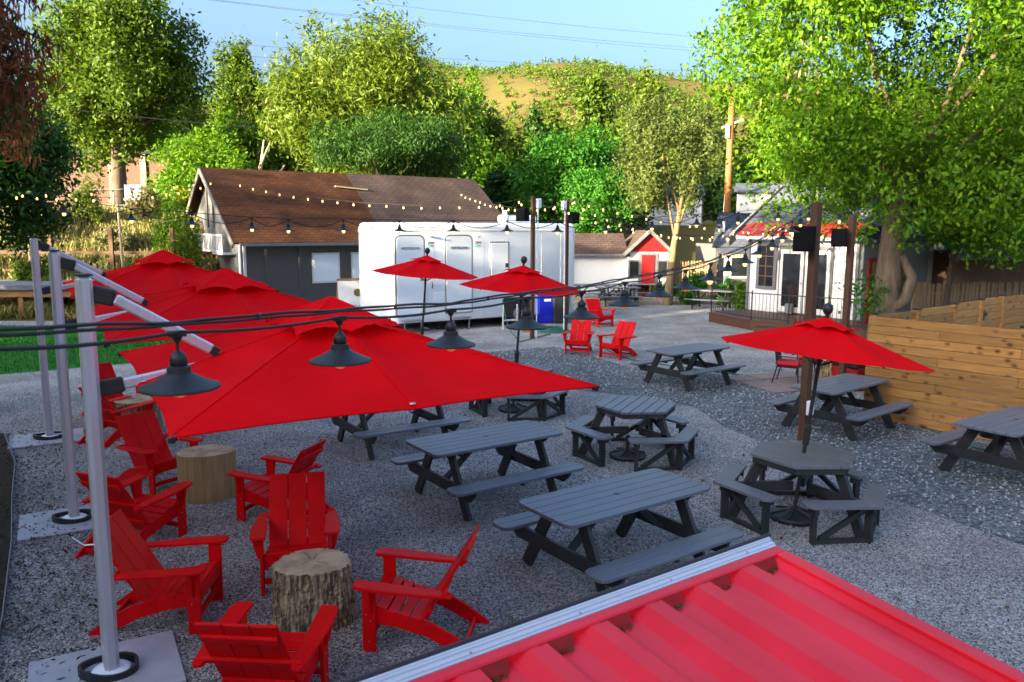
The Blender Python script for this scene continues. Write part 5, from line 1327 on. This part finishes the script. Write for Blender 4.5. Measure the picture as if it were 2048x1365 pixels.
for kx, (dz, dy, am) in enumerate(((.022, .008, .005), (.018, -.007, .006))):
    pl_ = []
    P1 = [left2 + Vector((0, 0, .0 - .004 * kx))] + [q + Vector((0, dy * .5, dz)) for q in tops] + [R1t + Vector((0, 0, .03))]
    for a, b in zip(P1, P1[1:]):
        for k in range(8): u = k / 8; q = a.lerp(b, u); q.z += am * math.sin(math.pi * u) * (1 if kx == 0 else -.3) * min(1, (b - a).length / .7) + .0012 * math.sin(u * 6.28 * 2 + kx); pl_.append(q)
    pl_.append(P1[-1]); MB().tube(pl_, .0040 if kx == 0 else .0036, 8).build('support_wire', MT['cable'], cb, True)
for a, b in zip(tops, tops[1:]):
    q = a.lerp(b, .45) + Vector((0, 0, .022)); MB().box(q, (.008, .022, .018), ch=.003).build('cable_tie', MT['black'], cb)
# far pendant string
S2 = [(128, 428), (263, 443), (384, 452), (504, 460), (577, 463), (687, 463), (799, 465), (907, 465), (1014, 465), (1115, 466), (1211, 464), (1304, 458), (1393, 452), (1476, 446), (1556, 439)]
cb2 = thing('light_cable', 'thin dark light cable spanning the yard level with the trailer roof', 'cable', (0, 0, 0))
tops2 = []
for i, (px_, py_) in enumerate(S2):
    yv = 9.3 + (px_ - 128) / 1428 * 2.1; q = at(px_, py_ - 2, yv)
    where = ['over the bank', 'over the bank grass', 'at the barn gable', 'over the left barn roof', 'over the middle barn roof', 'over the barn roof beside the trailer', 'before the first trailer door', 'before the second trailer door', 'before the trailer roof unit', 'between the twin posts', 'above the outbuilding roof', 'above the red gable', 'above the leaning tree', 'in front of the grey shed', 'in front of the red awning'][i]
    pend(q, 1.02, f'small black pendant lamp hanging {where} on the far string', 'black pendant lamps on the far string', False)
    tops2.append(q + Vector((0, 0, .131)))
ln = []
P0 = [at(-260, 402, 8.8)] + tops2 + [R1t]
for a, b in zip(P0, P0[1:]):
    for k in range(8): u = k / 8; q = a.lerp(b, u); q.z -= .09 * math.sin(math.pi * u); ln.append(q)
ln.append(R1t); MB().tube(ln, .0055, 6).build('lamp_wire', MT['cable'], cb2, True)
MB().tube([P0[0]] + [q + Vector((0, 0, .012)) for q in tops2] + [R1t + Vector((0, 0, .02))], .0045, 6).build('support_wire', MT['cable'], cb2, True)

bulb_me = MB().lathe([(.008, -.054), (.018, -.047), (.024, -.026), (.021, -.006), (.013, .02)], 10).mesh('bulb', MT['bulb'], True)
sock_me = MB().lathe([(.016, .018), (.018, .05), (.008, .07)], 8).mesh('socket', MT['cable'], True)
def bulb_string(pts, label):
    """pts: 3D bulb positions, first and last are anchors without bulbs"""
    t = thing('string_lights', label, 'string lights', (0, 0, 0), 0, 'strings of warm bulbs across the yard')
    MB().tube([p + Vector((0, 0, .07)) for p in pts], .006, 5).build('wire', MT['cable'], t, True)
    for p in pts[1:-1]:
        o = link('bulb', bulb_me, t); o.location = p
        s_ = link('socket', sock_me, o)
def px_string(lst, y0, y1, a, b, label):
    n = len(lst); bulb_string([a] + [at(px_, py_, y0 + (y1 - y0) * i / (n - 1)) for i, (px_, py_) in enumerate(lst)] + [b], label)
Lt = Vector((PL.x, PL.y, hL - .02)); Mt_ = Vector((PM.x, PM.y, hM - .02)); R2t = Vector((PR2.x, PR2.y, hR2 - .05))
gab = at(424, 356, 32.0)
px_string([(480, 371), (506, 378), (532, 383), (559, 389), (587, 394), (616, 398), (645, 402), (675, 405), (707, 409), (739, 411), (773, 412), (807, 415), (843, 416), (880, 415), (919, 415), (958, 414), (1000, 411), (1038, 404)], 26.6, 23.4, at(424, 356, 27.2), Lt, 'string of warm bulbs swooping across the barn roof to the left post')
px_string([(914, 384), (923, 390), (931, 395), (940, 398), (951, 402), (960, 405), (970, 409), (981, 412), (993, 414), (1005, 416), (1017, 419), (1030, 420), (1043, 409)], 38, 23.6, at(900, 372, 40), Lt, 'string of warm bulbs running back from the left post past the barn end')
px_string([(1074, 420), (1090, 419), (1107, 417), (1125, 413)], 23.2, 24.5, Lt, Mt_, 'short string of warm bulbs joining the twin posts')
def sag_string(a, b, n, sag, label):
    bulb_string([a] + [a.lerp(b, (i + .5) / n) - Vector((0, 0, sag * 4 * ((i + .5) / n) * (1 - (i + .5) / n))) for i in range(n)] + [b], label)
hc = at(1500, 468, 27.0)
sag_string(Mt_, R2t, 17, .75, 'string of warm bulbs from the right twin post to the fence post')
sag_string(Mt_, at(1720, 470, 24.0), 20, .35, 'string of warm bulbs from the right twin post to the white house corner')
sag_string(Lt, at(1496, 462, 28.4), 18, .62, 'string of warm bulbs from the left twin post to the house eave')
px_string([(421, 367), (401, 376), (379, 379), (357, 386), (332, 389), (305, 394), (277, 396), (249, 398), (219, 400), (187, 401), (152, 399), (113, 399), (74, 397), (33, 395)], 27.2, 19.5, at(424, 352, 27.3), at(-60, 385, 18.0), 'lower string of warm bulbs from barn gable over the bank')
px_string([(387, 370), (348, 375), (309, 379), (268, 382), (225, 386), (183, 388), (138, 390), (92, 391), (45, 391)], 27.0, 20.5, at(424, 352, 27.3), at(-60, 380, 19.0), 'upper string of warm bulbs from barn gable over the bank')

# power lines over the hill
pwl = thing('power_lines', 'faint overhead power lines crossing the sky above the hill', 'power lines', (0, 0, 0))
for (a, b) in (((400, -2), (1620, 118)), ((430, 0), (1640, 112)), ((640, -8), (1660, 92)), ((310, 76), (1640, 150)), ((480, 112), (1640, 156))):
    p0, p1 = at(*a, 210), at(*b, 330); ln = []
    for k in range(25): u = k / 24; q = p0.lerp(p1, u); q.z -= 3.0 * 4 * u * (1 - u) * .5; ln.append(q)
    MB().tube(ln, .05, 4).build('wire', MT['chrome'], pwl)
scl = thing('service_cable', 'dark service cable slung low across the trees behind the barn', 'cable', (0, 0, 0))
ln = []; p0, p1 = at(-60, 195, 40), at(ut.x / ut.y * FPX + 1024, 285, 50)
for k in range(30): u = k / 29; q = p0.lerp(p1, u); q.z -= .8 * 4 * u * (1 - u); ln.append(q)
MB().tube(ln, .02, 5).build('wire', MT['cable'], scl)

# ================================================================== TREES
def zt(py, y): return at(1024, py, y).z
def th(x, y): return float(terrain_h(np.array(float(x)), np.array(float(y))))
# big right tree
def right_extra(t, cc, bc):
    mb = MB(); mb.tube([(-.05, -.1, .9), (.45, -.25, 1.25), (.62, -.25, 1.9), (.35, -.1, 2.5)], [.16, .17, .15, .10], 8); mb.build('limb', MT['trunk'], t, True)
    g2 = np.random.default_rng(77); k = g2.integers(0, len(bc), 26)
    P = np.concatenate([bc[i] + g2.normal(size=(70, 3)) * np.array([.35, .35, .55]) for i in k]); n = len(P)
    V, F = leaf_quads(P, unit(g2.normal(size=(n, 3))), .22, .05, 2.5, g2); link('seed_clusters', raw_mesh('seed_clusters', V, F, MT['seed']), t)
    P = np.array([-.55, -.15, 1.35]) + g2.normal(size=(260, 3)) * np.array([.34, .2, .32]); V, F = leaf_quads(P, unit(g2.normal(size=(260, 3))), .16, .09, 1, g2)
    link('leaves', raw_mesh('leaves', V, F, MT['leaf_vivid']), t)
rt = at(1772, 560, 22.5)
tree('ash_tree', 'huge sunlit green tree hanging over the white house at the right', (rt.x, 22.5, 0), 14, (12.6, 24.0, 8.2), (7.2, 5.4, 6.2), 128000, .18, .088, 'leaf_bright', .36, 'trunk', 120, .23, 1.1, 41, limbs=7, flat_bottom=.72, lean=(-.1, 0), trunk_top=(11.4, 23, 6.5), extra=right_extra)
tree('shade_tree', 'dark green tree at the right edge behind the picket fence', (17.6, 25.8, 0), 9, (18.4, 26.5, 6.6), (4.8, 4.0, 4.2), 26000, .22, .10, 'leaf_dark', .14, 'trunkdark', 50, .28, .9, 42, flat_bottom=.6)
tree('sapling', 'thin dark leaning sapling in front of the pink house', (13.0, 23.9, 0), 4, (13.6, 24.4, 4.0), (1.6, 1.4, 1.3), 5000, .20, .09, 'leaf_vivid', .10, 'trunkdark', 18, .36, .9, 43, limbs=4)
# leaning tree at the outbuilding
b_ = gp(1338, 608); b_ = Vector(((1336 - 1024) / FPX * 33.4, 33.4, 0))
tree('leaning_tree', 'leaning sunlit trunk with olive foliage right of the red door outbuilding', b_, 8, (b_.x + .0, 34.2, 6.1), (2.4, 2.4, 2.9), 17000, .18, .08, 'leaf_olive', .17, 'tantrunk', 52, .24, .6, 44, limbs=3, trunk_top=(b_.x + .55, 33.8, 4.6))
# central feathery tree behind barn
tree('elm_tree', 'largest feathery yellow green tree rising behind the barn roof', (-7.4, 44, 2.0), 15, (-7.6, 44, 9.0), (5.6, 4.6, 5.3), 46000, .36, .10, 'leaf_yellow', .32, 'trunkdark', 90, .24, -.6, 51, spiky=.35, limbs=14)
tree('elm_tree', 'dark feathery tree drooping onto the barn roof', (-5.6, 41.4, .6), 8, (-5.6, 38.8, 6.9), (3.7, 2.7, 2.0), 18000, .24, .06, 'leaf_dark', .20, 'trunkdark', 44, .30, 1.5, 52)
tree('bright_tree', 'vivid green rounded tree behind the right end of the trailer', (3.3, 44, 1.4), 8, (3.1, 44, 5.5), (3.4, 2.6, 3.1), 20000, .26, .11, 'leaf_vivid', .16, 'trunkdark', 60, .22, .3, 53, spiky=.8)
tree('shrub_tree', 'dense green tree rising behind the roof of the white outbuilding', (4.2, 39.2, 0), 6, (4.3, 39.2, 4.3), (2.3, 1.5, 2.0), 9000, .18, .09, 'leaf_vivid', .10, 'trunkdark', 26, .32, .4, 54)
tree('maple_tree', 'tall left tree with visible trunk across the road', (-22.9, 47, 3.9), 16, (-22.5, 47, 11.8), (4.9, 4.3, 5.9), 36000, .30, .15, 'leaf_mid', .42, 'trunk', 80, .24, .5, 55, limbs=12, flat_bottom=.75)
tree('maple_tree', 'second left tree filling in behind the trunked one', (-27.5, 55, 4.2), 16, (-27.0, 55, 11.2), (5.0, 4.0, 6.8), 22000, .34, .17, 'leaf_bright', .4, 'trunkdark', 60, .26, .5, 56)
tree('poplar_tree', 'slim upright tree standing alone left of the big feathery tree', (-23.2, 70, 5.0), 15, (-23.4, 70, 13.0), (2.6, 2.4, 5.4), 14000, .34, .17, 'leaf_mid', .28, 'trunkdark', 46, .28, .3, 57)
tree('roadside_bush', 'yellow green bushy tree between barn gable and road', (-16.2, 41, 3.3), 6, (-16.0, 41, 5.3), (2.9, 2.2, 2.4), 12000, .24, .11, 'leaf_bright', .14, 'trunkdark', 34, .3, .2, 58)
# conifer at upper left
g2 = np.random.default_rng(61)
cn = thing('conifer_tree', 'dark conifer with rust brown drooping boughs at upper left corner', 'tree', (-10.2, 13.6, 0))
mb = MB(); mb.tube([(0, 0, -.3), (0, 0, 5), (.1, 0, 12)], [.34, .26, .05], 10); mb.build('trunk', MT['trunkdark'], cn, True)
Pn, Pg = [], []; mb = MB()
for i in range(58):
    a = g2.uniform(-2.2, 1.4); zb = g2.uniform(5.3, 9.8); Lb = g2.uniform(2.0, 3.7) * (1.15 - zb / 16); e = Vector((math.cos(a) * Lb, math.sin(a) * Lb, zb - .15 * Lb)); s_ = Vector((0, 0, zb))
    m_ = s_.lerp(e, .5) + Vector((0, 0, .25)); mb.tube([s_, m_, e], [.06, .04, .012], 5)
    for k in range(620):
        u = g2.uniform(.12, 1.0); q = s_.lerp(m_, u * 2) if u < .5 else m_.lerp(e, u * 2 - 1)
        hang = g2.uniform(0, 1) ** 1.4 * .75; (Pn if g2.uniform() < .80 else Pg).append((q.x + g2.normal(0, .14), q.y + g2.normal(0, .14), q.z - hang))
mb.build('limbs', MT['trunkdark'], cn, True)
c4 = thing('conifer_tree', 'second dark conifer added unseen outside the left edge to dim the left canopies', 'tree', (-11.0, 5.0, 0))  # added off-frame: cuts skylight from the left on canopies and gravel
MB().tube([(0, 0, -.3), (0, 0, 5), (0, 0, 12)], [.34, .26, .05], 10).build('trunk', MT['trunkdark'], c4, True)
me, _ = crown_mesh('crown', MT['leaf_dark'], (0, 0, 7.6), (4.2, 4.4, 5.2), 16000, .45, .16, 60, .3, 1.0, 64); link('crown', me, c4)
for nm, pp, mm in (('rusty_boughs', Pn, 'leaf_rust'), ('green_boughs', Pg, 'leaf_dark')):
    pp = np.array(pp); n = len(pp); V, F = leaf_quads(pp, unit(g2.normal(size=(n, 3)) * np.array([1, 1, .35])), .26, .045, 2.0, g2); link(nm, raw_mesh(nm, V, F, MT[mm]), cn)
tree('evergreen_tree', 'dark green evergreen at the left edge below the rusty boughs', (-15.5, 22.0, 0), 6, (-14.5, 22.0, 4.9), (2.5, 2.0, 2.3), 32000, .2, .08, 'leaf_dark', .2, 'trunkdark', 40, .3, .9, 62)
tree('shading_evergreen', 'low evergreen added unseen at the far left to shade the timber platform', (-25.5, 20.5, 0), 5, (-24.0, 20.0, 2.6), (4.2, 2.8, 2.6), 9000, .3, .12, 'leaf_dark', .2, 'trunkdark', 40, .3, .5, 63, limbs=3)  # added outside the frame as a sun blocker for the stage
# midground wood: individual trees between barn and hill
mid = [  # px, top py, depth, width px, leaf
    (905, 130, 66, 130, 'leaf_bright'), (975, 205, 70, 110, 'leaf_mid'), (1035, 250, 60, 90, 'leaf_mid'), (955, 265, 56, 130, 'leaf_bright'), (1110, 215, 86, 80, 'leaf_yellow'),
    (1192, 138, 105, 75, 'leaf_mid'), (1075, 225, 80, 90, 'leaf_dark'), (1235, 240, 62, 100, 'leaf_mid'), (1300, 122, 96, 70, 'leaf_yellow'), (1375, 205, 78, 110, 'leaf_bright'), (1310, 250, 66, 110, 'leaf_bright'),
    (1400, 235, 60, 120, 'leaf_yellow'), (1445, 175, 90, 70, 'leaf_mid'), (1180, 280, 56, 110, 'leaf_dark'), (1265, 300, 52, 110, 'leaf_dark'), (880, 300, 50, 110, 'leaf_dark'),
    (540, 150, 90, 90, 'leaf_yellow'), (430, 230, 66, 120, 'leaf_bright'), (500, 235, 58, 120, 'leaf_bright'), (360, 190, 70, 110, 'leaf_dark'), (390, 290, 52, 100, 'leaf_bright'), (570, 250, 54, 110, 'leaf_mid'),
    (1010, 330, 46, 90, 'leaf_dark'), (1500, 300, 64, 110, 'leaf_mid'), (60, 160, 62, 150, 'leaf_mid'), (1450, 330, 56, 70, 'leaf_dark'), (1560, 110, 90, 150, 'leaf_mid')]
desc = {'leaf_bright': 'bright green', 'leaf_mid': 'mid green', 'leaf_dark': 'dark green', 'leaf_yellow': 'yellow green'}
wh_ = ['just right of the feathery tree', 'behind the middle of the trailer', 'above the roof unit of the trailer', 'low behind the barn roof end', 'on the hill foot above the vivid tree', 'with a dark top on the skyline right of centre', 'behind the vivid rounded tree', 'above the outbuilding roof', 'highest on the skyline left of the utility pole', 'low left of the utility pole top', 'midway between outbuilding and skyline', 'directly left of the utility pole', 'hidden behind the utility pole', 'right behind the vivid rounded tree', 'just above the red gable', 'between feathery tree and barn end', 'on the hillside left of the feathery tree', 'right of the tall trunked maple', 'above the dead branches over the barn', 'behind the tall maple crown', 'above the barn gable', 'against the left side of the feathery tree', 'peeping over the trailer roof', 'right of the utility pole', 'at the far left behind the rusty boughs', 'at the foot of the utility pole', 'behind the huge right tree']
for i, (px_, py_, y_, wp, lf) in enumerate(mid):
    tp = at(px_, py_, y_); gz = th(tp.x, y_); rw = wp / FPX * y_ / 2; hgt = tp.z - gz; cz = gz + hgt * .54
    k = max(.34, y_ * .0068)
    tree('woodland_tree', f'{desc[lf]} tree {wh_[i]}', (tp.x, y_, gz), hgt, (tp.x, y_, cz), (rw * 1.15, rw * .9, hgt * .44), int(5200), k, k * .5, lf, .22, 'trunkdark', 34, .33, .4, 100 + i, group='woodland trees between the yard and the hill', limbs=5, spiky=.4)
# hill trees on the skyline are part of the scrub; bushes on the bank
bush = [(30, 470, 31.5, 90, 110, 'sage'), (105, 455, 33, 80, 70, 'sage'), (175, 420, 33.5, 80, 90, 'leaf_yellow'), (235, 455, 31.5, 90, 60, 'sage'), (290, 410, 34, 70, 70, 'sage'), (348, 430, 31, 90, 150, 'leaf_bright'), (376, 465, 29.5, 70, 150, 'leaf_mid'), (70, 500, 29.3, 90, 70, 'leaf_mid'), (200, 500, 29, 100, 60, 'sage'), (275, 500, 28.8, 80, 80, 'leaf_mid'), (320, 395, 36.2, 80, 50, 'leaf_yellow')]
bl_ = ['at the far left of the bank', 'left below the road', 'tall in the middle of the bank', 'pale in the middle of the bank', 'below the right end of the road', 'bright beside the barn gable', 'dark against the barn corner', 'low behind the stage', 'low at the foot of the bank', 'behind the farthest canopy vent', 'on the road edge near the banner']
for i, (px_, py_, y_, wp, hp_, lf) in enumerate(bush):
    c_ = at(px_, py_, y_); gz = th(c_.x, y_); rw = wp / FPX * y_ / 2; rh = hp_ / FPX * y_ / 2
    t = thing('bush', f'rounded bush {bl_[i]}', 'bush', (c_.x, y_, gz), 0, 'bushes on the overgrown bank')
    me, _ = crown_mesh('foliage', MT[lf], (0, 0, rh * .8), (rw, rw * .8, rh * 1.1), 2600, .16, .06, 16, .36, -.8, 200 + i, spiky=.8); link('foliage', me, t)
    MB().tube([(0, 0, -.1), (0, 0, rh * .8)], .03, 5).build('stem', MT['trunkdark'], t)
c_ = at(362, 400, 35.5); t = thing('flower_bush', 'yellow flowering bush at the roof corner of the barn', 'bush', (c_.x, 35.5, th(c_.x, 35.5)))
me, _ = crown_mesh('foliage', MT['leaf_bright'], (0, 0, .55), (.8, .7, .7), 1500, .15, .07, 12, .4, -.5, 231); link('foliage', me, t)
me, _ = crown_mesh('blossoms', MT['flower'], (0, 0, .75), (.75, .65, .6), 220, .14, .09, 12, .4, -.5, 232); link('blossoms', me, t)
for i, (x, y, r_, h_) in enumerate([(7.6, 33.6, .7, 1.3), (8.7, 32.4, .6, 1.1), (6.6, 34.9, .6, .9), (8.9, 30.6, .45, 1.2)]):
    t = thing('shrub', ['leafy green shrub behind the far right picnic table', 'green shrub between picnic table and house wall', 'low shrub at the foot of the leaning tree', 'light green shrub against the house corner'][i], 'bush', (x, y, 0), 0, 'shrubs left of the white house')
    me, _ = crown_mesh('foliage', MT['leaf_vivid' if i != 3 else 'leaf_bright'], (0, 0, h_ * .55), (r_, r_ * .8, h_ * .55), 2200, .15, .07, 14, .36, .2, 240 + i); link('foliage', me, t)
    MB().tube([(0, 0, -.1), (0, 0, h_ * .5)], .03, 5).build('stem', MT['trunkdark'], t)
# dead branches above the barn
db = thing('dead_branch', 'bleached bare branches reaching above the barn ridge', 'dead tree', (-12.6, 42, 1.0))
r_ = random.Random(4); mb = MB()
b0 = at(520, 372, 42) - Vector((-12.6, 42, 1.0))
for (px_, py_) in ((450, 318), (528, 280), (541, 285), (500, 340), (570, 330), (460, 345)):
    e = at(px_, py_, 42) - Vector((-12.6, 42, 1.0)); m_ = b0.lerp(e, .5) + Vector((r_.uniform(-.3, .3), 0, r_.uniform(-.3, .2))); mb.tube([b0, m_, e], [.13, .09, .04], 6)
mb.tube([(b0.x, 0, 0), b0], [.2, .14], 8); mb.build('branch', MT['drywood'], db, True)
bbc = Vector((1.0, 13.0, 0)) + Vector((to_sun.x, to_sun.y, 0)).normalized() * 27
bb = thing('sun_block_building', 'long plain two storey block added unseen behind the viewpoint to stop low sun', 'building', (bbc.x, bbc.y, 0), math.atan2(to_sun.x, -to_sun.y))  # added out of view: keeps low sun streaks off the gravel
MB().box((6, 0, 2.9), (44, 6, 5.8)).build('wall', MT['barnwall'], bb)
MB().box((6, 0, 5.9), (44.6, 6.6, .2)).build('roof', MT['shingle_grey'], bb)
# tree belt beyond the viewpoint to the left and behind: it shades the yard
s2 = Vector((to_sun.x, to_sun.y, 0)).normalized(); pq = Vector((-s2.y, s2.x, 0))
SH = [(-21.5, 35, 13.5, 3.6), (-14, 33, 12.5, 4.4), (-7.5, 31, 13.0, 4.8), (-3.6, 33, 10.5, 2.6), (2.3, 31, 19.5, 3.3), (7.5, 32, 18, 4.0), (13, 33, 16.5, 5.2), (20, 31, 14.0, 5.0), (-2, 22, 9.0, 4.0)]
for i, (u, dist, h_, r0) in enumerate(SH):
    c_ = Vector((1.0, 13.0, 0)) + s2 * dist + pq * u
    tree('shade_tree', f'broad leafy tree of the belt behind the viewpoint, {NTH[i]} along it', (c_.x, c_.y, 0), h_, (c_.x, c_.y, h_ * .5), (r0, r0, h_ * .54), 10000 if i > 1 else 3000, .55, .40, 'leaf_mid', .3, 'trunkdark', 60, .30, .4, 300 + i, group='tree belt behind the viewpoint', limbs=4)
